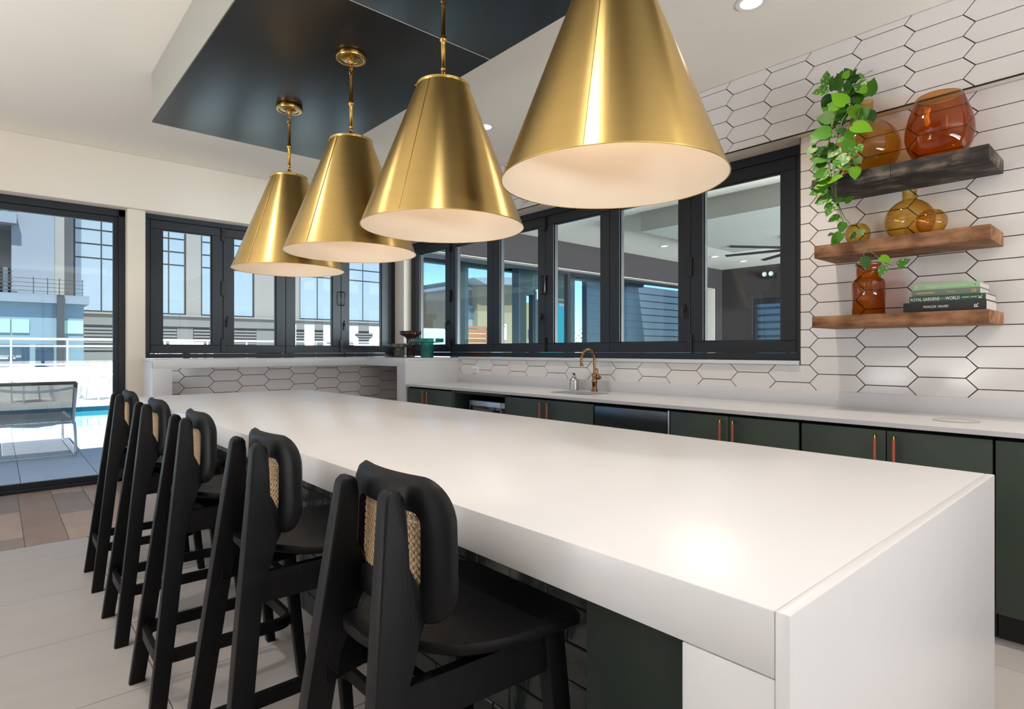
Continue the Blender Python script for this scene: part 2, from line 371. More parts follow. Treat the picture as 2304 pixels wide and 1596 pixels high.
# ------------------------------------------------------------------ hexagonal picket tiles
TH, TL, TI, PU, PV = 0.0562, 0.1585, 0.1065, 0.2655, 0.1124
def clip(poly, u0, u1, v0, v1):
    for (i, lim, sg) in ((0, u0, 1), (0, u1, -1), (1, v0, 1), (1, v1, -1)):
        out = []
        for k in range(len(poly)):
            a, b = poly[k], poly[(k+1) % len(poly)]; da, db = sg*(a[i]-lim), sg*(b[i]-lim)
            if da >= 0: out.append(a)
            if da*db < 0:
                t = da/(da-db); out.append((a[0]+(b[0]-a[0])*t, a[1]+(b[1]-a[1])*t))
        poly = out
        if len(poly) < 3: return []
    return poly
def parea(p): return 0.5*abs(sum(p[i][0]*p[(i+1)%len(p)][1]-p[(i+1)%len(p)][0]*p[i][1] for i in range(len(p))))
G = 0.0023
HEX = [(-TL+G*1.5, 0), (-TI+G*0.4, -TH+G), (TI-G*0.4, -TH+G), (TL-G*1.5, 0), (TI-G*0.4, TH-G), (-TI+G*0.4, TH-G)]
def tile_mesh(poly, T, th=0.009):
    bm = bmesh.new(); n = len(poly); cu = sum(p[0] for p in poly)/n; cv = sum(p[1] for p in poly)/n
    def loop(d, k): return [bm.verts.new(T(cu+(p[0]-cu)*(1-k/max(0.02, abs(p[0]-cu)+0.02)), cv+(p[1]-cv)*(1-k/max(0.01, abs(p[1]-cv)+0.01)), d)) for p in poly]
    A, B, D = loop(0, 0), loop(th-0.0012, 0), loop(th, 0.0012)
    for X, Y in ((A, B), (B, D)):
        for i in range(n): bm.faces.new((X[i], X[(i+1)%n], Y[(i+1)%n], Y[i]))
    bm.faces.new(D); bmesh.ops.recalc_face_normals(bm, faces=bm.faces[:])
    me = bpy.data.meshes.new('tile'); bm.to_mesh(me); bm.free(); me.materials.append(M_tile); return me
def hex_field(parent, T, regions, u_c, v_even, v_odd):
    full = None; N = 0
    for (u0, u1, v0, v1) in regions:
        for n in range(int((u0-u_c)/PU)-2, int((u1-u_c)/PU)+3):
            u = u_c+PU*n; base = v_odd if n % 2 else v_even
            for m in range(int((v0-base)/PV)-2, int((v1-base)/PV)+3):
                v = base+PV*m
                poly = [(u+a, v+b) for a, b in HEX]; c = clip(poly, u0, u1, v0, v1)
                if len(c) < 3 or parea(c) < 2.5e-4: continue
                if len(c) == 6 and abs(parea(c)-parea(HEX)) < 1e-7:
                    if full is None: full = tile_mesh(HEX, T)
                    link('tile', full, None, parent, T(u, v, 0))
                else: link('tile', tile_mesh(c, T), None, parent)
                N += 1
    return N
Tb = lambda u, v, d: Vector((3.8745-d, u, v))
def rel(Tf): 
    return Tf
# lower kitchen wall: bay with the shelves, strip under the window sill
def field_x(parent, xback, regions, uc, ve, vo):
    full = None
    for (u0, u1, v0, v1) in regions:
        for n in range(int((u0-uc)/PU)-2, int((u1-uc)/PU)+3):
            u = uc+PU*n; base = vo if n % 2 else ve
            for m in range(int((v0-base)/PV)-2, int((v1-base)/PV)+3):
                v = base+PV*m; poly = [(u+a, v+b) for a, b in HEX]; c = clip(poly, u0, u1, v0, v1)
                if len(c) < 3 or parea(c) < 2.5e-4: continue
                if abs(parea(c)-parea(HEX)) < 1e-7:
                    if full is None: full = tile_mesh(HEX, lambda a, b, d: (-d, a, b))
                    link('tile', full, None, parent, (xback, u, v))
                else: link('tile', tile_mesh(c, lambda a, b, d: (xback-d, a, b)), None, parent)
field_x(wb, 3.8745, [(-0.25, 1.582, 1.0, 2.616), (1.582, 5.247, 1.0, 1.158)], 1.1037, 1.329, 1.273)
field_x(wb, 3.8135, [(-0.05, 6.52, 2.6255, 3.1105)], 1.1037, 1.329, 1.273)
def field_y(parent, yback, regions, uc, ve, vo):
    full = None
    for (u0, u1, v0, v1) in regions:
        for n in range(int((u0-uc)/PU)-2, int((u1-uc)/PU)+3):
            u = uc+PU*n; base = vo if n % 2 else ve
            for m in range(int((v0-base)/PV)-2, int((v1-base)/PV)+3):
                v = base+PV*m; poly = [(u+a, v+b) for a, b in HEX]; c = clip(poly, u0, u1, v0, v1)
                if len(c) < 3 or parea(c) < 2.5e-4: continue
                if abs(parea(c)-parea(HEX)) < 1e-7:
                    if full is None: full = tile_mesh(HEX, lambda a, b, d: (a, -d, b))
                    link('tile', full, None, parent, (u, yback, v))
                else: link('tile', tile_mesh(c, lambda a, b, d: (a, yback-d, b)), None, parent)
field_y(knee, 6.3185, [(1.22, 3.98, 0.5, 1.16)], 1.472, 1.060, 1.0038)

# ------------------------------------------------------------------ white quartz bar ledge running along the left wall and round the corner
ledge = empty('bar_ledge', (1.059, 6.089, 0)); tag(ledge, 'white quartz bar ledge under the windows, turning the corner to the sink counter', 'ledge')
def wbox(name, a, b, m, parent, bev=0.0):
    """box given in world coordinates, parented to an unrotated empty"""
    L = Vector(parent.location); o = MB().box(Vector(a)-L, Vector(b)-L, bev).build(name, m, parent, 35 if bev else None); return o
def wmulti(name, boxes, m, parent, bev=0.0):
    L = Vector(parent.location); q = MB()
    for a, b in boxes: q.box(Vector(a)-L, Vector(b)-L, bev)
    return q.build(name, m, parent, 35 if bev else None)
wmulti('top', [((1.059, 6.089, 1.09), (3.17, 6.11, 1.175)), ((1.059, 6.11, 1.15), (3.98, 6.676, 1.175)), ((3.17, 5.25, 1.088), (3.19, 6.11, 1.175)), ((3.19, 5.25, 1.15), (3.844, 6.11, 1.175)), ((3.844, 5.25, 1.1505), (3.98, 6.11, 1.1745))], M_quartz, ledge, 0.0015)
wmulti('leg', [((1.059, 6.0895, 0), (1.218, 6.659, 1.149)), ], M_quartz, ledge, 0.0015)
wmulti('leg', [((3.1705, 5.27, 0), (3.3, 5.42, 1.149))], M_quartz, ledge, 0.0015)
wmulti('end_panel', [((3.1702, 5.2495, 0.0), (3.873, 5.27, 1.1495))], M_quartz, ledge, 0.0015)

# ------------------------------------------------------------------ folding windows
def sash_window(root, P, edges, z0, z1, u_out, zo, hinges, dhandles, levers, pane, rail=0.085, stile=0.104):
    """P(u, depth, z) -> world; edges: sash boundaries; depth 0 = room face, + = outwards"""
    u0, u1 = u_out; zb, zt = zo
    b = MB()
    for a, c in (((u0, 0, zb), (u1, 0.115, z0)), ((u0, 0, z1), (u1, 0.115, zt)), ((u0, 0, z0), (edges[0], 0.115, z1)), ((edges[-1], 0, z0), (u1, 0.115, z1))):
        b.box(P(*a), P(*c), 0.003, 1)
    b.build('outer_frame', M_frame, root, 35)
    for i in range(len(edges)-1):
        a, c = edges[i]+0.002, edges[i+1]-0.002; s = MB()
        for p, q in (((a, 0.006, z0+0.003), (c, 0.075, z0+rail)), ((a, 0.006, z1-rail-0.004), (c, 0.075, z1-0.003)),
                     ((a, 0.0062, z0+rail), (a+stile, 0.0748, z1-rail-0.004)), ((c-stile, 0.0062, z0+rail), (c, 0.0748, z1-rail-0.004))): s.box(P(*p), P(*q), 0.003, 1)
        so = s.build('sash', M_frame, root, 35)
        g = MB()                                   # glazing bead
        A, B_, Z0, Z1 = a+stile-0.001, c-stile+0.001, z0+rail-0.001, z1-rail-0.003
        for p, q in (((A, 0.022, Z0), (A+0.011, 0.05, Z1)), ((B_-0.011, 0.022, Z0), (B_, 0.05, Z1)), ((A, 0.0221, Z0), (B_, 0.0499, Z0+0.010)), ((A, 0.0221, Z1-0.010), (B_, 0.0499, Z1))): g.box(P(*p), P(*q))
        g.build('glazing_bead', M_blackmetal, so)
        MB().box(P(A+0.002, 0.036, Z0+0.002), P(B_-0.002, 0.042, Z1-0.002)).build('glass_pane', pane, so)
    for u, za, zc in hinges:
        h = MB(); h.box(P(u-0.019, -0.012, za), P(u+0.019, 0.005, zc), 0.003, 1)
        for k in range(4): h.box(P(u-0.007, -0.018, za+(zc-za)*(k+0.08)/4), P(u+0.007, -0.011, za+(zc-za)*(k+0.92)/4), 0.002, 1)
        h.build('hinge', M_blackmetal, root, 35)
    for u, za, zc, s in dhandles:
        h = MB()
        pts = [P(u, 0.004, za), P(u, -0.03, za+0.004), P(u+0.006*s, -0.038, za+0.02), P(u+0.006*s, -0.038, zc-0.02), P(u, -0.03, zc-0.004), P(u, 0.004, zc)]
        h.tube(pts, 0.006, 8); h.build('pull_handle', M_blackmetal, root, 40)
    for u, zc in levers:
        h = MB(); h.box(P(u-0.011, -0.014, zc-0.02), P(u+0.011, 0.004, zc+0.03), 0.004, 1); h.box(P(u-0.008, -0.034, zc-0.075), P(u+0.008, -0.018, zc+0.012), 0.004, 1)
        h.cyl(P(u, -0.03, zc), P(u, 0.0, zc), 0.008, n=10); h.box(P(u-0.006, -0.012, zc+0.028), P(u+0.006, 0.0, zc+0.045), 0.003, 1)
        h.build('lever', M_blackmetal, root, 35)
e1 = [1.142, 1.8105, 2.4735, 3.1395, 3.795]
w1 = empty('window_1', (2.48, YF, 1.18)); w1['kind'] = 'structure'
def P1(u, d, z): return (u-2.48, d, z-1.18)
sash_window(w1, P1, e1, 1.222, 2.553, (1.086, 3.879), (1.178, 2.604),
    [(e1[1], 2.41, 2.55), (e1[1], 1.83, 1.99), (e1[1], 1.236, 1.385), (e1[3], 2.41, 2.55), (e1[3], 1.236, 1.385)],
    [(e1[3]-0.02, 1.80, 1.965, -1), (e1[3]+0.02, 1.80, 1.965, 1)], [(e1[1]+0.045, 1.575), (e1[3]+0.045, 1.575)], M_pane)
e2 = [1.658, 2.453, 3.240, 4.029, 4.822, 5.606, 6.385]
w2 = empty('window_2', (XF, 4.02, 1.19)); w2['kind'] = 'structure'
def P2(u, d, z): return (d, u-4.02, z-1.19)
sash_window(w2, P2, e2, 1.235, 2.555, (1.588, 6.458), (1.187, 2.617),
    [(e2[1], 1.82, 1.965), (e2[1], 1.24, 1.38), (e2[1], 2.41, 2.55), (e2[3], 2.41, 2.55), (e2[3], 1.82, 1.965), (e2[3], 1.24, 1.38), (e2[5], 2.41, 2.55), (e2[5], 1.82, 1.965), (e2[5], 1.24, 1.38)],
    [(e2[3]-0.03, 1.80, 1.975, -1), (e2[3]+0.03, 1.80, 1.975, 1)], [(e2[1]+0.05, 1.575), (e2[3]+0.05, 1.575), (e2[5]+0.05, 1.575)], M_pane_t)

# sliding glass door
d1 = empty('door_1', (-0.6, YF, 0)); d1['kind'] = 'structure'
q = MB()
for a, b in (((0.882-0.0, 0, 0), (0.936, 0.12, 2.604)), ((-2.25, 0, 0), (-2.19, 0.12, 2.604)), ((-2.25, 0.0, 2.535), (0.936, 0.121, 2.6035)), ((-2.25, 0.0, 0), (0.936, 0.121, 0.032))):
    q.box((a[0]+0.6, a[1], a[2]), (b[0]+0.6, b[1], b[2]), 0.003, 1)
q.build('frame', M_frame, d1, 35)
for (a, b, dy) in ((-0.70, 0.882, 0.016), (-2.19, -0.62, 0.066)):
    q = MB()
    for p, r in (((a, dy, 0.034), (a+0.05, dy+0.045, 2.533)), ((b-0.042, dy, 0.034), (b, dy+0.045, 2.533)), ((a, dy+0.001, 0.0341), (b, dy+0.044, 0.082)), ((a, dy+0.001, 2.475), (b, dy+0.044, 2.5329))): q.box((p[0]+0.6, p[1], p[2]), (r[0]+0.6, r[1], r[2]), 0.002, 1)
    s = q.build('door_panel', M_frame, d1, 35)
    MB().box((a+0.05+0.6, dy+0.018, 0.08), (b-0.041+0.6, dy+0.026, 2.477)).build('glass_pane', M_pane, s)

# ------------------------------------------------------------------ white quartz kitchen counter along the back wall
counter = empty('kitchen_counter', (3.17, 5.25, 0)); tag(counter, 'long white quartz counter under the wide folding window, with sink cut-out', 'counter')
L = Vector(counter.location)
hole = rrect(3.40, 2.96, 3.70, 3.43, 0.09, 8)
q = MB(); X0, X1, ZB, ZT = 3.17, 3.873, 0.888, 0.91
q.box(Vector((X0, -2.0, ZB))-L, Vector((X1, 2.75, ZT))-L); q.box(Vector((X0, 3.65, ZB))-L, Vector((X1, 5.2494, ZT))-L)
cx, cyy = 3.55, 3.195
outer = []
for (x, y) in hole:
    dx, dy = x-cx, y-cyy; cand = []
    if dx > 0: cand.append((X1-cx)/dx)
    if dx < 0: cand.append((X0-cx)/dx)
    if dy > 0: cand.append((3.65-cyy)/dy)
    if dy < 0: cand.append((2.75-cyy)/dy)
    t_ = min(cand); outer.append((cx+dx*t_, cyy+dy*t_))
ins = []
for (px_, py_) in ((X0, 2.75), (X1, 2.75), (X1, 3.65), (X0, 3.65)):
    k = min(range(len(outer)), key=lambda i: (outer[i][0]-px_)**2+(outer[i][1]-py_)**2); outer[k] = (px_, py_)
n = len(hole)
for z, flip in ((ZT, 0), (ZB, 1)):
    hv = [q.bm.verts.new(Vector((x, y, z))-L) for x, y in hole]; ov = [q.bm.verts.new(Vector((x, y, z))-L) for x, y in outer]
    for i in range(n): q.bm.faces.new((hv[i], hv[(i+1)%n], ov[(i+1)%n], ov[i]))
    if z == ZT: hT, oT = hv, ov
for i in range(n):
    q.bm.faces.new((hT[i], hv[i], hv[(i+1)%n], hT[(i+1)%n])); q.bm.faces.new((oT[i], oT[(i+1)%n], ov[(i+1)%n], ov[i]))
q.build('worktop', M_quartz, counter)
wbox('backsplash', (3.846, -2.0, 0.91), (3.8735, 5.249, 1.002), M_quartz, counter, 0.0015)
# ------------------------------------------------------------------ kitchen island
isl = empty('kitchen_island', (0.763, 0.325, 0)); tag(isl, 'large white quartz waterfall island on a dark green tiled base', 'island')
IX0, IX1, IY0, IY1 = 0.763, 2.057, 0.325, 5.088
wbox('countertop', (IX0, IY0+0.0202, 0.82), (IX1, IY1-0.0202, 0.91), M_quartz, isl, 0.002)
for s in (0, 1):
    ya, yb, yc = (IY0, IY0+0.02, IY0+0.158) if s == 0 else (IY1, IY1-0.02, IY1-0.158)
    wmulti('end_panel', [((IX0, ya, 0), (IX1, yb, 0.91)), ((IX0+0.0006, yb, 0), (IX1-0.0006, yc, 0.8188))], M_quartz, isl, 0.002)
base = wmulti('base_cabinet', [((1.118, IY0+0.16, 0.0), (1.96, IY1-0.16, 0.819))], M_ggrout, isl)
wbox('filler_panel', (1.100, IY0+0.16, 0.0), (1.1175, 0.965, 0.8185), M_green, isl, 0.001)
wbox('back_panel', (1.9605, IY0+0.16, 0.09), (1.978, IY1-0.16, 0.8185), M_green, isl, 0.001)
tw, th = 0.150, 0.0985
bm_ = MB(); bm_.box((-0.008, 0.0015, 0.0015), (0, tw-0.0015, th-0.0015), 0.003, 1); tfull = bm_.mesh('tile', 35); tfull.materials.append(M_gtile)
for r in range(9):
    y = 0.967-(tw/2 if r % 2 else 0)
    while y < IY1-0.162:
        a, b = max(y, 0.967), min(y+tw, IY1-0.162); z = 0.004+r*th
        zt = min(z+th, 0.818)
        if b-a > 0.02 and zt-z > 0.01:
            if b-a > tw-1e-4 and zt-z > th-1e-4: link('tile', tfull, None, base, Vector((1.1178, y, z))-Vector(isl.location))
            else: MB().box(Vector((1.1098, a+0.0015, z+0.0015))-Vector(isl.location), Vector((1.1178, b-0.0015, zt-0.0015))-Vector(isl.location), 0.003, 1).build('tile', M_gtile, base, 35)
        y += tw

# ------------------------------------------------------------------ bar stools (local x forward to the island, origin under the seat)
def make_stool():
    root = empty('bar_stool')
    OX = 0.62
    LZ = 1.012; F0, T0 = 0.185, 0.083                      # half spacing of rear legs at floor and top
    def ysp(z): return F0+(T0-F0)*z/LZ
    back = lambda z: 0.372+0.118*z/LZ - OX                 # rear edge of the leg
    prof = [(0, 0.050), (0.30, 0.052), (0.60, 0.053), (0.665, 0.055), (0.705, 0.058), (0.735, 0.066), (0.757, 0.077), (0.775, 0.088), (0.790, 0.093), (0.803, 0.093), (0.818, 0.084), (0.835, 0.070), (0.855, 0.059), (0.88, 0.052), (0.93, 0.046), (0.975, 0.040), (0.998, 0.036), (1.008, 0.028), (LZ, 0.018)]
    loop = [(back(z)+w, z) for z, w in prof]+[(back(LZ)+0.010, LZ), (back(1.004)+0.002, 1.004), (back(0.995), 0.995), (back(0.6), 0.6), (back(0.0), 0.0)]
    for s in (-1, 1):
        b = MB(); T = 0.036
        b.prism([(x, 0, z) for x, z in loop], (0, T, 0), 0.007, 3)
        for v in b.bm.verts: v.co.y = s*(ysp(v.co.z))+(v.co.y-T/2)
        b.build('rear_leg', M_wood_black, root, 40)
    # seat: saddle board
    b = MB()
    half = [(0.480, 0.0), (0.482, 0.035), (0.492, 0.066), (0.515, 0.084), (0.540, 0.094), (0.565, 0.122), (0.60, 0.158), (0.66, 0.187), (0.74, 0.204), (0.81, 0.212), (0.848, 0.208), (0.870, 0.188), (0.881, 0.150), (0.885, 0.08), (0.886, 0.0)]
    ctrl = [(x-OX, -y) for x, y in half]+[(x-OX, y) for x, y in half[-2:0:-1]]
    base = []; m_ = len(ctrl)
    for i in range(m_):
        p0, p1, p2, p3 = ctrl[i-1], ctrl[i], ctrl[(i+1) % m_], ctrl[(i+2) % m_]
        for k in range(4):
            t = k/4; base.append(tuple(0.5*((2*p1[j])+(-p0[j]+p2[j])*t+(2*p0[j]-5*p1[j]+4*p2[j]-p3[j])*t*t+(-p0[j]+3*p1[j]-3*p2[j]+p3[j])*t**3) for j in (0, 1)))
    def seat_pt(p, k, top):
        cx = 0.68-OX
        x, y = cx+(p[0]-cx)*k, p[1]*k
        tt = (x-(0.480-OX))/0.406
        z = 0.742-0.013*(1-k*k)+0.010*max(0, (0.3-tt))/0.3*k - 0.010*max(0, tt-0.85)/0.15
        return (x, y, z if top else z-0.021)
    lv = [(0.0, 1), (0.35, 1), (0.65, 1), (0.88, 1), (0.975, 1)]
    prev = None; rings = []
    for k, tp in [(0.35, 1), (0.65, 1), (0.88, 1), (0.98, 1)]: rings.append([b.bm.verts.new(seat_pt(p, k, True)) for p in base])
    rings.append([b.bm.verts.new(Vector(seat_pt(p, 1.0, True))-Vector((0, 0, 0.004))) for p in base])
    rings.append([b.bm.verts.new(Vector(seat_pt(p, 1.0, False))+Vector((0, 0, 0.004))) for p in base])
    for k in (0.97, 0.6): rings.append([b.bm.verts.new(seat_pt(p, k, False)) for p in base])
    n = len(base)
    for A, B in zip(rings, rings[1:]):
        for i in range(n): b.bm.faces.new((A[i], A[(i+1)%n], B[(i+1)%n], B[i]))
    c = b.bm.verts.new(seat_pt((0.68-OX, 0), 1, True)); c.co.z -= 0.013
    for i in range(n): b.bm.faces.new((rings[0][i], rings[0][(i+1)%n], c))
    b.bm.faces.new(rings[-1])
    b.build('seat', M_seat_black, root, 50)
    # aprons and front legs
    def slanted(name, p0, p1, w, h):
        d = (Vector(p1)-Vector(p0)); u = Vector((0, 0, 1)); sd = d.cross(u).normalized()*w/2
        q = MB(); q.prism([Vector(p0)-sd-u*h/2, Vector(p0)+sd-u*h/2, Vector(p0)+sd+u*h/2, Vector(p0)-sd+u*h/2], d, 0.003, 1); return q.build(name, M_wood_black, root, 35)
    for s in (-1, 1):
        slanted('side_rail', (0.470-OX, s*0.112, 0.650), (0.83-OX, s*0.160, 0.668), 0.022, 0.075)
        q = MB(); top = Vector((0.815-OX, s*0.158, 0.716)); bot = Vector((0.888-OX, s*0.180, 0.0)); A = []
        for P_, hw in ((top, 0.026), (bot, 0.017)):
            A.append([q.bm.verts.new(P_+Vector((dx*hw, dy*0.017, 0))) for dx, dy in ((-1,-1),(1,-1),(1,1),(-1,1))])
        fs = [q.bm.faces.new(A[0]), q.bm.faces.new(A[1])]+[q.bm.faces.new((A[0][i], A[0][(i+1)%4], A[1][(i+1)%4], A[1][i])) for i in range(4)]
        bmesh.ops.bevel(q.bm, geom=list({e for f in fs for e in f.edges}), offset=0.004, segments=2, profile=0.5, affect='EDGES')
        q.build('front_leg', M_wood_black, root, 40)
    slanted('front_rail', (0.835-OX, -0.15, 0.672), (0.835-OX, 0.15, 0.672), 0.022, 0.07)
    slanted('back_rail', (0.575-OX, -0.125, 0.640), (0.575-OX, 0.125, 0.640), 0.020, 0.05)
    ring = [(x, y, 0.212) for x, y in rrect(0.412-OX, -0.150, 0.858-OX, 0.150, 0.055, 6)]
    for i, (x, y, z) in enumerate(ring): ring[i] = (x, y*(1.0+0.06*(x+0.2)), z)
    b = MB(); b.band(ring, 0.018, 0.042); b.build('footrest', M_wood_black, root, 40)
    # curved backrest with a cane opening: plan arc of radius 0.36, concave to the front
    R_ = 0.44; XC = 0.545-OX
    def bk(u, v, d):                                        # u across, v height, d outward from centre plane (+ = rear)
        a = u/R_; r = R_+d
        return Vector((XC+R_-r*math.cos(a)+0.10*(v-0.91)*0.3, r*math.sin(a), v))
    def loop2(w, z0, z1, r, M=9):
        pts = rrect(-w, z0, w, z1, r, M); full = []
        m = len(pts)
        for i in range(m):                                  # even sampling along straight runs
            a, c_ = pts[i], pts[(i+1)%m]; L_ = math.hypot(c_[0]-a[0], c_[1]-a[1]); k = max(1, int(L_/0.018))
            for j in range(k): full.append((a[0]+(c_[0]-a[0])*j/k, a[1]+(c_[1]-a[1])*j/k))
        return full
    # outer and inner loops with the same vertex count: param by angle
    NP = 120
    def resample(pts, N):
        m = len(pts); seg = [math.hypot(pts[(i+1)%m][0]-pts[i][0], pts[(i+1)%m][1]-pts[i][1]) for i in range(m)]; T = sum(seg); out = []; i = 0; acc = 0
        for k in range(N):
            tgt = T*k/N
            while acc+seg[i] < tgt: acc += seg[i]; i += 1
            f = (tgt-acc)/seg[i]; a, c_ = pts[i], pts[(i+1)%m]; out.append((a[0]+(c_[0]-a[0])*f, a[1]+(c_[1]-a[1])*f))
        return out
    def angle_sort(pts, c_): return pts
    Z0, Z1 = 0.778, 1.030; W = 0.182
    def ray_rr(ang, hw, z0, z1, r):                         # point of a rounded rect along a direction from its centre
        cz = (z0+z1)/2; hh = (z1-z0)/2; dx, dz = math.cos(ang), math.sin(ang); lo, hi = 0, 1
        for _ in range(28):
            m_ = (lo+hi)/2; x, z = abs(dx*m_), abs(dz*m_)
            ix, iz = hw-r, hh-r
            ins_ = (x <= hw and z <= hh) if (x <= ix or z <= iz) else math.hypot(x-ix, z-iz) <= r
            if x > hw or z > hh: ins_ = False
            lo, hi = (m_, hi) if ins_ else (lo, m_)
        return (dx*lo, cz+dz*lo)
    HZ0, HZ1, HW = 0.832, 0.968, 0.112
    angs = []
    hw, hh = W, (Z1-Z0)/2
    for k in range(NP): angs.append(2*PI*k/NP)
    b = MB(); rg = []
    prof_ = [(0.0, 0.0, 'o'), (0.006, 0.010, 'o'), (0.016, 0.0145, 'o'), (-0.006, 0.0145, 'i'), (-0.001, 0.012, 'i'), (0.0, 0.006, 'i'), (0.0, -0.008, 'i'), (-0.001, -0.010, 'i'), (0.012, -0.012, 'o'), (0.005, -0.009, 'o')]
    for ins_, d, which in prof_:
        row = []
        for a in angs:
            if which == 'o': u, v = ray_rr(a, W-ins_, Z0+ins_, Z1-ins_, 0.075-ins_*0.5)
            else: u, v = ray_rr(a, HW-ins_, HZ0+ins_, HZ1-ins_, 0.024)
            wob = 1.035-0.075*(v-Z0)/(Z1-Z0)
            row.append(b.bm.verts.new(bk(u*wob, v, d)))
        rg.append(row)
    for k in range(len(rg)):
        A, B = rg[k], rg[(k+1) % len(rg)]
        for i in range(NP): b.bm.faces.new((A[i], A[(i+1)%NP], B[(i+1)%NP], B[i]))
    bo = b.build('backrest', M_wood_black, root, 50)
    # cane webbing: real octagonal holes
    cs = 0.0135; nu, nv = 17, 10; b = MB(); grid = {}
    u0, v0 = -nu*cs/2, (HZ0+HZ1)/2-nv*cs/2
    def gv(i, j, fu, fv):
        key = (round((i+fu)*2), round((j+fv)*2))
        if key not in grid: grid[key] = b.bm.verts.new(bk(u0+(i+fu)*cs, v0+(j+fv)*cs, -0.003))
        return grid[key]
    for i in range(nu):
        for j in range(nv):
            o8 = [gv(i, j, *f) for f in ((0,0),(.5,0),(1,0),(1,.5),(1,1),(.5,1),(0,1),(0,.5))]; i8 = []
            for k in range(8):
                a = -3*PI/4+k*PI/4; r = 0.295 if k % 2 == 0 else 0.29
                i8.append(b.bm.verts.new(bk(u0+(i+.5+r*math.cos(a))*cs, v0+(j+.5+r*math.sin(a))*cs, -0.003)))
            for k in range(8): b.bm.faces.new((o8[k], o8[(k+1)%8], i8[(k+1)%8], i8[k]))
    me = b.mesh('cane_panel'); o = link('cane_panel', me, M_cane, root)
    md = o.modifiers.new('thickness', 'SOLIDIFY'); md.thickness = 0.0016; md.offset = 0
    # raised diagonal strands over the webbing
    b = MB()
    for s in (-1, 1):
        for k in range(-nv, nu+nv):
            pts = []
            for j in range(nv*2+1):
                uu = k+s*j/2+(nv if s < 0 else 0); vv = j/2
                if -0.01 <= uu <= nu+0.01: pts.append(bk(u0+uu*cs, v0+vv*cs, -0.0012))
            if len(pts) > 2: b.tube(pts, 0.0011, 4, False)
    b.build('cane_strands', M_cane, root, 60)
    return root
stool = make_stool()
stools = [(0.972, 0.0, 'black wooden bar stool with cane back nearest the camera, its whole seat showing'),
          (1.648, 0.6, 'black wooden bar stool with cane back, second from the near corner of the island'),
          (2.405, -0.6, 'middle one of the five black cane-backed bar stools at the island'),
          (3.135, 0.4, 'black cane-backed bar stool second from the sliding glass door'),
          (3.885, -0.4, 'black cane-backed bar stool farthest along, beside the sliding glass door')]
for i, (y, a, lb) in enumerate(stools):
    o = stool if i == 0 else copy_tree(stool)
    o.location = (0.62, y, 0); o.rotation_euler = (0, 0, math.radians(a)); tag(o, lb, 'bar stool', 'bar stools along the island')

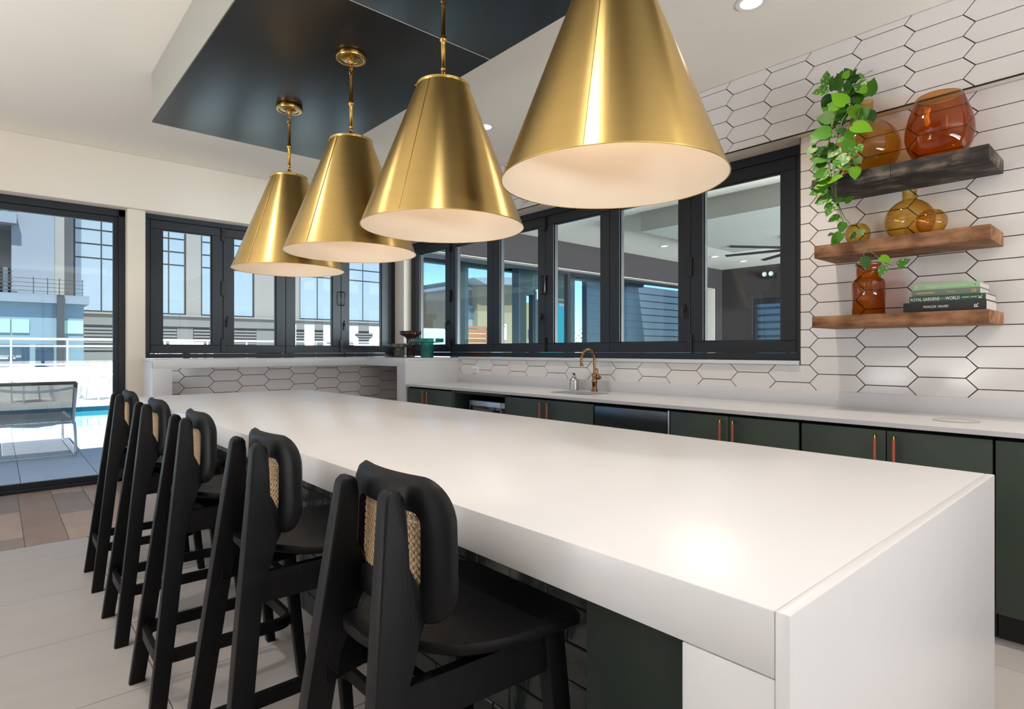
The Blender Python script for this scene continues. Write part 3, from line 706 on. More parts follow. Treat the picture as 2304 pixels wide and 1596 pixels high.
# ------------------------------------------------------------------ brass pendants
def ring_pts(c, r, n, plane, ry=None):
    ry = ry or r; out = []
    for k in range(n):
        a = 2*PI*k/n; x, z = r*math.cos(a), ry*math.sin(a)
        out.append(Vector(c)+(Vector((x, 0, z)) if plane == 'x' else Vector((0, x, z))))
    return out
def make_pendant():
    root = empty('pendant_light')
    ZR = 1.755-2.782; ZT_ = 2.338-2.782
    b = MB(); b.lathe([(0, -0.001), (0.076, -0.001), (0.078, -0.004), (0.078, -0.024), (0.075, -0.028), (0.066, -0.0285), (0.064, -0.026), (0.056, -0.024), (0.028, -0.030), (0.015, -0.036), (0.010, -0.046), (0.009, -0.052), (0, -0.052)], n=48); b.build('canopy', M_brass_rod, root, 40)
    b = MB()
    for k, zc in enumerate((-0.066, -0.090)): b.tube(ring_pts((0, 0, zc), 0.0095, 14, 'x' if k % 2 else 'y', 0.019), 0.0032, 6, closed=True)
    b.build('chain_link', M_brass_rod, root, 60)
    b = MB(); zt, zb = -0.104, ZT_+0.062; zm = (zt+zb)/2-0.01
    b.lathe([(0, zt), (0.008, zt), (0.0095, zt-0.004), (0.0095, zt-0.010), (0.0088, zt-0.014), (0.0088, zm+0.014), (0.0105, zm+0.012), (0.0150, zm+0.006), (0.0160, zm), (0.0150, zm-0.006), (0.0105, zm-0.012), (0.0088, zm-0.014), (0.0088, zb+0.014), (0.0098, zb+0.011), (0.0098, zb+0.004), (0.007, zb), (0, zb)], n=20); b.build('stem', M_brass_rod, root, 45)
    b = MB(); b.tube(ring_pts((0, 0, zb-0.010), 0.0095, 14, 'y', 0.016), 0.0032, 6, closed=True); b.tube(ring_pts((0, 0, zb-0.035), 0.0105, 14, 'x', 0.020), 0.0034, 6, closed=True); b.build('hook_loop', M_brass_rod, root, 60)
    sl = (0.330-0.106)/(ZT_-ZR)
    b = MB(); b.lathe([(0.106, ZT_-0.003), (0.1075, ZT_), (0.1095, ZT_-0.002), (0.1095, ZT_-0.010), (0.1085, ZT_-0.012), (0.3295, ZR+0.004), (0.3315, ZR+0.003), (0.3322, ZR), (0.331, ZR-0.0015), (0.329, ZR)], n=96); shade = b.build('shade', M_brass, root, 30)
    b = MB(); b.lathe([(0.3288, ZR+0.0002), (0.1070, ZT_-0.0135), (0.104, ZT_-0.014), (0, ZT_-0.014)], n=96); b.build('shade_lining', M_shade_in, root, 30)
    b = MB(); b.lathe([(0.1065, ZT_-0.0035), (0.0, ZT_-0.0035)], n=48); b.build('top_cap', M_brass, root, 40)
    for a in (0.55, 2.65, 4.75):
        b = MB(); b.cyl((0.107*math.cos(a), 0.107*math.sin(a), ZT_-0.0075), (0.117*math.cos(a), 0.117*math.sin(a), ZT_-0.0075), 0.0042, 0.003, 10); b.build('screw', M_brass_rod, root, 60)
    b = MB(); a = 3.6
    b.tube([(0.110*math.cos(a), 0.110*math.sin(a), ZT_-0.012), (0.3305*math.cos(a), 0.3305*math.sin(a), ZR+0.004)], 0.0016, 6); b.build('seam', M_brass, root, 60)
    b = MB(); b.cyl((0, 0, ZT_-0.014), (0, 0, ZT_-0.085), 0.021, 0.021, 16); b.build('socket', M_brass_rod, root, 40)
    b = MB(); b.lathe([(0.012, ZT_-0.085), (0.016, ZT_-0.10), (0.030, ZT_-0.130), (0.032, ZT_-0.145), (0.026, ZT_-0.165), (0.012, ZT_-0.176), (0, ZT_-0.178)], n=20); b.build('bulb', emis('bulb_glow', C(255, 214, 160), 5.0), root, 60)
    return root
pend = make_pendant()
for i, (y, lb) in enumerate([(1.107, 'largest looking brass cone pendant, cut off by the top edge'), (1.985, 'brass cone pendant second from the camera, crossing the ceiling panel joint'), (2.813, 'brass cone pendant third from the camera, overlapping the farthest one'), (3.663, 'farthest brass cone pendant, before the left folding window')]):
    o = pend if i == 0 else copy_tree(pend)
    o.location = (1.377, y, 2.782); tag(o, lb, 'pendant light', 'brass cone pendants over the island')
    l = bpy.data.lights.new('pendant_bulb_light', 'POINT'); l.energy = PEND_W; l.color = (1.0, 0.84, 0.65); l.shadow_soft_size = 0.03
    lo = bpy.data.objects.new('pendant_bulb_light', l); COL.objects.link(lo); lo.location = (1.377, y, 2.12)

# ------------------------------------------------------------------ recessed downlights
def make_down():
    root = empty('downlight')
    b = MB(); b.lathe([(0.052, 0.0), (0.078, -0.001), (0.080, -0.004), (0.077, -0.007), (0.056, -0.006), (0.052, 0.0)], n=36); b.build('trim_ring', M_white_pl, root, 40)
    b = MB(); b.lathe([(0.053, -0.002), (0, -0.002)], n=28); b.build('lens', emis('downlight_glow', C(255, 236, 208), 9.0), root)
    return root
dn = make_down(); first = True
DL = [(3.023, 1.493, 'recessed ceiling downlight above the shelves, cut by the top edge', DOWN_W*1.55), (3.044, 3.784, 'recessed ceiling downlight half hidden behind the second pendant', DOWN_W*1.3),
      (3.03, -0.80, None, DOWN_W*1.55), (0.27, 0.78, None, DOWN_W*1.7), (0.27, 3.3, None, DOWN_W), (0.27, 5.6, None, DOWN_W*0.6), (0.27, -1.6, None, DOWN_W*2), (1.9, -0.9, None, DOWN_W*1.2), (-2.2, 0.78, None, DOWN_W), (-2.2, 3.3, None, DOWN_W),  # spots with no fixture; some added to brighten the island's near end
      (8.90, 5.99, 'lounge ceiling downlight seen through the third window pane from right', 14), (10.65, 6.01, 'lounge ceiling downlight at far left of the rightmost window pane', 14), (11.62, 5.91, 'lounge ceiling downlight beside the fan blade tip', 14)]
for x, y, lb, en in DL:
    if lb:
        o = dn if first else copy_tree(dn); first = False
        o.location = (x, y, CEIL); tag(o, lb, 'downlight', 'recessed ceiling downlights')
    l = bpy.data.lights.new('downlight_beam', 'SPOT'); l.energy = en; l.color = (1.0, 0.89, 0.75) if en < DOWN_W*1.6 else (1.0, 0.97, 0.94); l.spot_size = math.radians(125); l.spot_blend = 0.8; l.shadow_soft_size = 0.05 if en < DOWN_W*1.6 else 0.09
    lo = bpy.data.objects.new('downlight_beam', l); COL.objects.link(lo); lo.location = (x, y, CEIL-0.012)

# ------------------------------------------------------------------ base cabinets
def handle(parent, x, y, zt, zb):
    h = MB(); L_ = Vector(parent.location) if parent.type == 'EMPTY' else Vector((0, 0, 0))
    ho = None
    b = MB(); b.cyl((x, y, zt), (x, y, zb), 0.0055, n=10); b.cyl((x, y, zt+0.014), (x, y, zt), 0.005, 0.0056, 10); b.cyl((x, y, zb), (x, y, zb-0.014), 0.0056, 0.005, 10)
    for z in (zt+0.006, zb-0.006): b.cyl((x, y, z), (x+0.034, y, z), 0.004, n=8)
    return b
def cabinet(y1, y0, split, label, handles=True, ztop=0.880):
    """double-door base cabinet from y0 to y1 (y1 is the end farther from the camera)"""
    root = empty('base_cabinet', (3.19, (y0+y1)/2, 0)); tag(root, label, 'cabinet', 'dark green base cabinets')
    wmulti('body', [((3.212, y0+0.001, 0.13), (3.845, y1-0.001, ztop))], M_darkgap, root)
    wbox('toe_kick', (3.275, y0, 0.0), (3.30, y1, 0.1295), M_toe, root)
    edges = [y0, split, y1] if split else [y0, y1]
    for k in range(len(edges)-1):
        a, c = edges[k]+0.0025, edges[k+1]-0.0025
        d = wbox('door', (3.19, a, 0.132), (3.21, c, 0.869), M_green, root, 0.0015)
        if handles and split:
            hy = (c-0.037) if k == 0 else (a+0.037)
            b = handle(d, 3.154-3.19, hy-root.location.y, 0.835, 0.700)
            hd = b.build('handle', M_brass_rod, d, 50)
            g = MB(); g.cyl((3.154-3.19, hy-root.location.y, 0.832), (3.154-3.19, hy-root.location.y, 0.703), 0.0068, n=12)
            wr = g.build('leather_wrap', M_leather, d, 60)
    return root
cabinet(5.247, 4.462, 4.866, 'dark green double-door cabinet left of the microwave')
cabinet(3.694, 2.735, 3.210, 'dark green double-door cabinet under the sink', ztop=0.70)
cabinet(2.105, 1.313, 1.709, 'dark green double-door cabinet right of the steel drawer')
cabinet(1.303, 0.509, 0.909, 'dark green double-door cabinet below the shelves, with the largest handles')
cabinet(0.504, -0.36, None, 'dark green cabinet panel at the right edge, beyond the island end', False)
# microwave bay
bay = empty('microwave_bay', (3.19, 4.07, 0)); tag(bay, 'open dark green cabinet bay holding the microwave', 'cabinet')
wmulti('carcass', [((3.19, 4.415, 0.13), (3.845, 4.461, 0.880)), ((3.19, 3.6945, 0.13), (3.845, 3.702, 0.880)), ((3.83, 3.702, 0.13), (3.845, 4.415, 0.88)), ((3.20, 3.702, 0.862), (3.83, 4.415, 0.8795)), ((3.19, 3.702, 0.46), (3.83, 4.415, 0.482))], M_green, bay)
wbox('drawer_front', (3.19, 3.70, 0.132), (3.21, 4.455, 0.458), M_green, bay, 0.0015)
wbox('toe_kick', (3.275, 3.70, 0), (3.30, 4.46, 0.1295), M_toe, bay)
mw = empty('microwave', (3.26, 4.0, 0.482)); tag(mw, 'stainless steel microwave with a black glass door in the open bay', 'microwave')
wbox('body', (3.285, 3.712, 0.490), (3.70, 4.285, 0.802), M_steel_dark, mw, 0.003)
dr = wmulti('door', [((3.262, 3.842, 0.492), (3.2845, 4.284, 0.800))], M_steel, mw, 0.003)
o = wbox('window', (3.2605, 3.846, 0.52), (3.264, 4.268, 0.756), M_blackgl, mw, 0.001); 
o = wbox('window_mesh', (3.2595, 3.95, 0.56), (3.2612, 4.215, 0.735), mat('grey_door_mesh', C(92, 92, 92), 0.3), mw)
wbox('control_panel', (3.2622, 3.713, 0.492), (3.2846, 3.839, 0.800), M_steel, mw, 0.003)
wbox('keypad', (3.2606, 3.722, 0.52), (3.264, 3.832, 0.756), M_blackgl, mw, 0.001)
wmulti('foot', [((3.30, 3.73, 0.482), (3.33, 3.76, 0.4905)), ((3.30, 4.24, 0.482), (3.33, 4.27, 0.4905)), ((3.6, 3.73, 0.482), (3.63, 3.76, 0.4905)), ((3.6, 4.24, 0.482), (3.63, 4.27, 0.4905))], M_blackmetal, mw)
# drawer refrigerator
fr = empty('drawer_refrigerator', (3.19, 2.42, 0)); tag(fr, 'dark stainless under-counter drawer appliance with a recessed pull', 'refrigerator')
wbox('body', (3.215, 2.109, 0.13), (3.84, 2.732, 0.880), M_darkgap, fr)
wbox('toe_kick', (3.275, 2.108, 0), (3.30, 2.733, 0.1295), M_toe, fr)
for za, zb in ((0.50, 0.862), (0.135, 0.494)):
    d = wmulti('drawer', [((3.186, 2.122, zb-0.145), (3.213, 2.722, zb)), ((3.186, 2.122, za), (3.213, 2.722, zb-0.196)), ((3.205, 2.122, zb-0.197), (3.213, 2.722, zb-0.144)), ((3.186, 2.700, zb-0.196), (3.206, 2.722, zb-0.145)), ((3.186, 2.122, zb-0.196), (3.206, 2.136, zb-0.145))], M_steel_dark, fr, 0.002)
    q = MB(); Lc = Vector(fr.location)
    q.prism([Vector((3.187, 2.70, zb-0.150))-Lc, Vector((3.204, 2.70, zb-0.176))-Lc, Vector((3.204, 2.70, zb-0.190))-Lc, Vector((3.198, 2.70, zb-0.190))-Lc, Vector((3.183, 2.70, zb-0.160))-Lc], (0, -0.564, 0), 0.002, 1)
    q.build('pull', M_steel_dark, fr, 40)
    wbox('end_cap', (3.1845, 2.682, zb-0.192), (3.19, 2.716, zb-0.149), M_steel, fr, 0.002)
wbox('trim_strip', (3.187, 2.1075, 0.132), (3.214, 2.119, 0.872), M_steel, fr, 0.001)

# ------------------------------------------------------------------ sink, tap, soap, grommet, socket
sk = empty('sink', (3.55, 3.195, 0.888)); tag(sk, 'undermount stainless steel sink bowl below the bronze tap', 'sink')
b = MB(); R1 = rrect(3.39, 2.95, 3.71, 3.44, 0.095, 8); R2 = rrect(3.40, 2.96, 3.70, 3.43, 0.09, 8); R3 = rrect(3.415, 2.975, 3.685, 3.415, 0.08, 8); R4 = rrect(3.46, 3.02, 3.64, 3.37, 0.05, 8)
lv = [(R1, 0.8875), (R2, 0.8872), (R3, 0.74), (R4, 0.722)]
rings = [[b.bm.verts.new(Vector((x, y, z))-Vector(sk.location)) for x, y in R] for R, z in lv]
for A, B in zip(rings, rings[1:]):
    for i in range(len(A)): b.bm.faces.new((A[i], A[(i+1)%len(A)], B[(i+1)%len(A)], B[i]))
b.bm.faces.new(rings[-1]); b.build('bowl', M_steel, sk, 40)
b = MB(); b.lathe([(0, 0.7235), (0.03, 0.7235), (0.042, 0.7245), (0.045, 0.7225)], c=Vector((3.55, 3.2, 0))-Vector(sk.location), n=24); b.build('drain', M_steel_dark, sk, 40)
fa = empty('tap', (3.772, 3.221, 0.91)); tag(fa, 'antique bronze gooseneck tap with side lever', 'tap')
b = MB(); b.lathe([(0, 0), (0.029, 0), (0.030, 0.004), (0.027, 0.010), (0.0225, 0.016), (0.0215, 0.03), (0.0215, 0.074), (0.0235, 0.077), (0.0235, 0.083), (0.0210, 0.086), (0.0210, 0.145), (0.018, 0.152), (0.0135, 0.156), (0.0125, 0.160), (0, 0.160)], n=28); b.build('body', M_bronze, fa, 35)
pts = [(0, 0, 0.155), (0, 0, 0.27)]
for k in range(1, 17):
    a = PI*k/16*1.06; pts.append((-0.082+0.082*math.cos(a), 0, 0.27+0.082*math.sin(a)))
e_ = pts[-1]; pts.append((e_[0]+0.002, 0, e_[2]-0.02))
b = MB(); b.tube(pts, 0.0118, 14); b.build('spout', M_bronze, fa, 60)
b = MB(); b.lathe([(0, 0.0), (0.012, 0), (0.0125, -0.01), (0.016, -0.014), (0.0165, -0.022), (0.0135, -0.024), (0, -0.024)], c=(pts[-1][0], 0, pts[-1][2]+0.004), n=20); b.build('nozzle', M_bronze, fa, 40)
b = MB(); b.lathe([(0, 0.0), (0.017, 0.0), (0.0175, -0.02), (0.0165, -0.03), (0.019, -0.034), (0.019, -0.046), (0.014, -0.062), (0.006, -0.070), (0, -0.071)], c=(0, 0, 0.118), n=22, axis='Y'); b.build('valve', M_bronze, fa, 40)
b = MB(); b.tube([(0, -0.042, 0.130), (0, -0.034, 0.165), (0, -0.026, 0.185)], [0.0045, 0.0055, 0.0075], 10); b.lathe([(0, 0.012), (0.0085, 0.011), (0.0095, 0.004), (0.008, 0)], c=(0, -0.0245, 0.184), n=12); b.build('lever', M_bronze, fa, 50)
so = empty('soap_dispenser', (3.765, 3.445, 0.91)); tag(so, 'brushed steel soap bottle with black pump beside the tap', 'soap dispenser')
b = MB(); b.lathe([(0, 0), (0.038, 0), (0.040, 0.003), (0.040, 0.088), (0.038, 0.093), (0.022, 0.106), (0.018, 0.109), (0, 0.109)], n=32); b.build('bottle', M_steel, so, 30)
b = MB(); b.lathe([(0, 0.109), (0.018, 0.109), (0.019, 0.112), (0.019, 0.124), (0.016, 0.127), (0, 0.127)], n=24); b.build('collar', M_steel, so, 40)
b = MB(); b.lathe([(0, 0.127), (0.009, 0.127), (0.009, 0.145), (0, 0.145)], n=16); b.box((-0.008, -0.006, 0.143), (0.009, 0.010, 0.148), 0.001, 1); b.box((-0.030, 0.000, 0.1440), (-0.006, 0.008, 0.1478), 0.001, 1); b.build('pump', M_blackmetal, so, 40)
gr = empty('counter_grommet', (3.50, 0.70, 0.91)); tag(gr, 'round steel disc set into the counter near its right end', 'disc')
b = MB(); b.lathe([(0.094, 0.0), (0.094, 0.002), (0.088, 0.003), (0.086, 0.002)], n=48); b.build('ring', M_steel, gr, 40)
b = MB(); b.lathe([(0.0862, 0.0018), (0.04, 0.0022), (0, 0.0022)], n=48); b.build('lid', mat('grey_lid', C(200, 198, 196), 0.35), gr, 40)
ou = empty('wall_socket', (3.858, 4.965, 1.05)); tag(ou, 'white double wall socket on the tiles left of the tap', 'socket')
b = MB(); b.box((-0.004, -0.060, -0.037), (0.0075, 0.060, 0.037), 0.003, 2); b.build('cover_plate', M_white_pl, ou, 35)
for s in (-1, 1):
    b = MB(); b.box((-0.0065, s*0.022-0.017, -0.022), (-0.0035, s*0.022+0.017, 0.022), 0.0015, 1); so_ = b.build('receptacle', M_white_pl, ou, 35)
    b = MB(); b.box((-0.0068, s*0.022-0.006, 0.003), (-0.0062, s*0.022-0.004, 0.013)); b.box((-0.0068, s*0.022+0.004, 0.003), (-0.0062, s*0.022+0.006, 0.013)); b.cyl((-0.0068, s*0.022, -0.008), (-0.0062, s*0.022, -0.008), 0.003, n=10); b.build('slots', M_blackmetal, so_)

# ------------------------------------------------------------------ glass cake stands on the ledge
def cake_stand(name, loc, R, Hh, stem, m, label, flare=False):
    o = empty(name, loc); tag(o, label, 'cake stand')
    b = MB(); lip = Hh-0.05 if flare else Hh-0.042
    if flare: P_ = [(stem*1.15, 0), (stem*0.92, 0.02), (stem*0.85, 0.06), (stem*0.88, lip-0.06), (stem*1.4, lip-0.025), (R*0.93, lip+0.006), (R, lip+0.014), (R, Hh-0.006), (R-0.004, Hh), (R-0.008, Hh-0.004), (R-0.010, lip+0.02), (stem*1.2, lip+0.004), (0, lip+0.002)]
    else: P_ = [(0, 0.0), (stem, 0), (stem*1.02, 0.006), (stem, lip-0.02), (stem*1.03, lip-0.006), (R*0.96, lip), (R, lip+0.006), (R, Hh-0.004), (R-0.004, Hh), (R-0.008, Hh-0.004), (R-0.010, lip+0.014), (0, lip+0.012)]
    b.lathe(P_, n=56); b.build('plate_and_stem', m, o, 40)
    b = MB()
    for k in range(18):
        a = 2*PI*k/18; b.cyl((stem*0.985*math.cos(a), stem*0.985*math.sin(a), 0.006), (stem*0.985*math.cos(a), stem*0.985*math.sin(a), lip-0.02), 0.004, n=6)
    b.build('ribbed_stem', m, o, 60)
    return o
cake_stand('cake_stand', (3.665, 5.60, 1.1752), 0.185, 0.215, 0.070, M_teal_gl, 'teal glass cake stand with thick rim at the ledge corner')
cake_stand('cake_stand', (3.56, 6.03, 1.1752), 0.155, 0.160, 0.058, M_smoke_gl, 'low smoky green glass cake stand left of the teal one')
cake_stand('cake_stand', (3.775, 6.13, 1.1752), 0.130, 0.315, 0.046, M_plum_gl, 'tall brown glass cake stand behind the smoky green one', True)

# ------------------------------------------------------------------ floating shelves
def shelf(zb, zt, xf, m, label, joint=None):
    o = empty('wall_shelf', (xf, 0.575, zb)); tag(o, label, 'shelf', 'reclaimed wood wall shelves')
    Lc = Vector(o.location)
    if joint:
        for a, c in ((0.575, joint-0.0006), (joint+0.0006, 1.375)): MB().box(Vector((xf, a, zb))-Lc, Vector((3.8652, c, zt))-Lc, 0.003, 2).build('board', m, o, 35)
    else: MB().box(Vector((xf, 0.575, zb))-Lc, Vector((3.8652, 1.375, zt))-Lc, 0.003, 2).build('board', m, o, 35)
    return o
shelf(2.158, 2.229, 3.508, M_shelf_dark, 'charred dark wood wall shelf, topmost of the three', 0.98)
shelf(1.784, 1.856, 3.545, M_shelf_brown, 'brown wood wall shelf, middle of the three, under the small vases')
shelf(1.383, 1.448, 3.514, M_shelf_brown, 'brown wood wall shelf, lowest of the three, holding books')

def vase(name, loc, prof, m, label, n=56, th=0.004):
    inner = [(max(r-th, 0.0), h+(th*1.5 if i == 0 else 0)) for i, (r, h) in enumerate(prof)]
    o = MB().lathe(prof, n=n).build(name, m, None, 60, loc); tag(o, label, 'vase'); return o
def arc(R, z, a0, a1, k, sx=1.0): return [(R*sx*math.cos(a0+(a1-a0)*i/k), z+R*math.sin(a0+(a1-a0)*i/k)) for i in range(k+1)]
vase('vase', (3.70, 0.812, 2.2295), [(0, 0.003), (0.07, 0.0), (0.088, 0.005), (0.115, 0.040), (0.140, 0.090), (0.152, 0.145), (0.150, 0.195), (0.138, 0.25), (0.120, 0.30), (0.108, 0.335), (0.103, 0.350), (0.100, 0.352), (0.098, 0.349)], M_amber_d, 'large deep amber open-topped vase at the right of the top shelf')
vase('globe_vase', (3.70, 1.152, 2.2295), [(0, 0.003), (0.055, 0.0)]+arc(0.166, 0.160, -1.20, 1.36, 22)+[(0.033, 0.335), (0.031, 0.36), (0.033, 0.425), (0.0345, 0.436)], M_amber_l, 'honey amber globe vase behind the trailing plant, top shelf')
vase('vase', (3.69, 0.941, 1.8565), [(0, 0.003), (0.055, 0.0), (0.075, 0.006)]+arc(0.116, 0.095, -0.75, 1.26, 18)[1:]+[(0.034, 0.210), (0.033, 0.216), (0.033, 0.256), (0.034, 0.262)], M_amber_l, 'round amber vase with short neck, middle shelf')
vase('bubble_vase', (3.60, 0.822, 1.8565), [(0, 0.003), (0.03, 0.0)]+arc(0.068, 0.056, -0.98, 1.02, 16)+[(0.033, 0.115), (0.030, 0.116)], M_amber_l, 'small amber bubble vase touching the round vase with neck')
vase('bubble_vase', (3.64, 1.178, 1.8565), [(0, 0.003), (0.028, 0.0)]+arc(0.064, 0.052, -0.95, 1.02, 16)+[(0.031, 0.108), (0.028, 0.109)], M_amber_l, 'small amber bubble vase behind the hanging vine, middle shelf')
vase('jar', (3.66, 1.130, 1.4485), [(0, 0.003), (0.074, 0.0), (0.080, 0.004), (0.081, 0.180), (0.078, 0.194), (0.066, 0.204), (0.060, 0.208), (0.059, 0.270), (0.064, 0.278), (0.064, 0.290), (0.060, 0.292), (0.056, 0.288)], M_amber_d, 'deep amber apothecary jar left of the books, lowest shelf')

# ------------------------------------------------------------------ books on the lowest shelf
M_page = mat('book_pages', C(214, 204, 198), 0.8, bump=0.5, bscale=30, stretch=(0.3, 0.3, 60))
def text_mesh(name, body, m, parent, w, h, cy_, cz, x, bold=0.0):
    cu = bpy.data.curves.new(name, 'FONT'); cu.body = body; cu.size = 1.0; cu.align_x = 'CENTER'; cu.resolution_u = 3; cu.offset = bold
    ob = bpy.data.objects.new('tmp', cu); COL.objects.link(ob); bpy.context.view_layer.update()
    me = bpy.data.meshes.new_from_object(ob.evaluated_get(bpy.context.evaluated_depsgraph_get())); bpy.data.objects.remove(ob); bpy.data.curves.remove(cu)
    xs = [v.co.x for v in me.vertices]; ys = [v.co.y for v in me.vertices]; mx, my = (min(xs)+max(xs))/2, (min(ys)+max(ys))/2; sx, sy = w/(max(xs)-min(xs)), h/(max(ys)-min(ys))
    for v in me.vertices:
        a, c = (v.co.x-mx)*sx, (v.co.y-my)*sy
        v.co = Vector((x, cy_-a, cz+c))
    me.name = name; return link(name, me, m, parent)
def letter_rot(name, body, m, parent, h_y, w_z, cy_, cz, x):
    """a single letter turned a quarter turn, h_y its height along the spine, w_z its width up the spine"""
    o = text_mesh(name, body, m, parent, 1, 1, 0, 0, x)
    for v in o.data.vertices:
        a, c = -v.co.y, v.co.z                           # letter x, letter y in -0.5..0.5
        v.co = Vector((x, cy_+c*h_y, cz+a*w_z))
    return o
def book(y1, y0, z0, z1, col, label, depth=0.255, xs=3.56, soft=False):
    o = empty('book', (xs, (y0+y1)/2, z0)); tag(o, label, 'book', 'stacked books on the lowest shelf'); Lc = Vector(o.location); b = MB()
    t = 0.003 if not soft else 0.0015
    b.box(Vector((xs, y0, z0))-Lc, Vector((xs+depth, y1, z0+t))-Lc); b.box(Vector((xs, y0, z1-t))-Lc, Vector((xs+depth, y1, z1))-Lc); b.box(Vector((xs-0.0012, y0, z0+0.0003))-Lc, Vector((xs+0.003, y1, z1-0.0003))-Lc, 0.001, 2)
    b.build('cover', col, o, 35)
    MB().box(Vector((xs+0.003, y0+0.003, z0+t))-Lc, Vector((xs+depth-0.005, y1-0.003, z1-t))-Lc).build('page_block', M_page, o)
    return o
M_w = mat('white_print', C(236, 236, 232), 0.6); M_gold = mat('gold_print', C(190, 164, 84), 0.5); M_lgr = mat('pale_print', C(206, 214, 176), 0.6); M_dk = mat('dark_print', C(64, 96, 70), 0.6)
bk1 = book(0.934, 0.592, 1.4485, 1.4975, mat('black_book_cloth', C(44, 43, 46), 0.75), 'thick black book at the bottom of the stack', 0.26, 3.553)
Z_ = (1.4975-1.4485)/2
text_mesh('title', 'FRANÇOIS  HALARD', M_w, bk1, 0.104, 0.0145, 0.030, Z_, -0.0016)
letter_rot('publisher_mark', 'R', M_w, bk1, 0.017, 0.020, -0.132, Z_, -0.0016)
bk2 = book(0.908, 0.595, 1.4977, 1.5295, mat('forest_green_jacket', C(38, 72, 50), 0.4), 'dark green book on royal gardens, second from bottom', 0.25, 3.556)
Z_ = (1.5295-1.4977)/2
text_mesh('title', 'ROYAL GARDENS', M_w, bk2, 0.123, 0.0155, 0.0890, Z_, -0.0016)
text_mesh('title', 'OF THE', M_w, bk2, 0.020, 0.0036, 0.0145, Z_, -0.0016)
text_mesh('title', 'WORLD', M_w, bk2, 0.058, 0.0155, -0.0265, Z_, -0.0016)
text_mesh('author', 'MARK LANE', M_w, bk2, 0.058, 0.0070, -0.093, Z_, -0.0016)
letter_rot('publisher_mark', 'K', M_w, bk2, 0.0155, 0.0150, -0.135, Z_, -0.0016)
bk3 = book(0.898, 0.617, 1.5297, 1.5600, mat('grey_green_jacket', C(104, 112, 104), 0.5), 'grey green book with gold lettering, second from top', 0.215, 3.558)
Z_ = (1.5600-1.5297)/2
b = MB()
for k in range(15): b.box((-0.0016, 0.118-k*0.0050, Z_-0.003), (-0.0011, 0.118-k*0.0050-0.0034, Z_+0.003+0.0008*(k % 3)))
for k in range(8): b.box((-0.0016, -0.008-k*0.0044, Z_-0.0022), (-0.0011, -0.008-k*0.0044-0.003, Z_+0.0022))
for k in range(4):
    for j in range(2): b.box((-0.0016, -0.108-j*0.010, Z_-0.007+k*0.0042), (-0.0011, -0.108-j*0.010-0.008, Z_-0.0045+k*0.0042))
b.build('gold_lettering', M_gold, bk3)
bk4 = book(0.890, 0.618, 1.5602, 1.5895, mat('mint_green_jacket', C(140, 178, 138), 0.45), 'mint green book on top of the stack', 0.235, 3.558)
Z_ = (1.5895-1.5602)/2
text_mesh('title', "CÉZANNE'S OTHER", M_lgr, bk4, 0.094, 0.0105, 0.038, Z_, -0.0016)
text_mesh('subtitle', 'The Portraits of Hortense', M_w, bk4, 0.068, 0.0050, -0.050, Z_, -0.0016)
b = MB(); b.cyl((-0.0016, -0.118, Z_), (-0.0011, -0.118, Z_), 0.0028, n=16); b.build('publisher_mark', M_dk, bk4)
b = MB(); b.box((-0.0016, 0.122, Z_-0.010), (-0.0011, 0.1232, Z_+0.010)); b.build('rule', M_lgr, bk4)
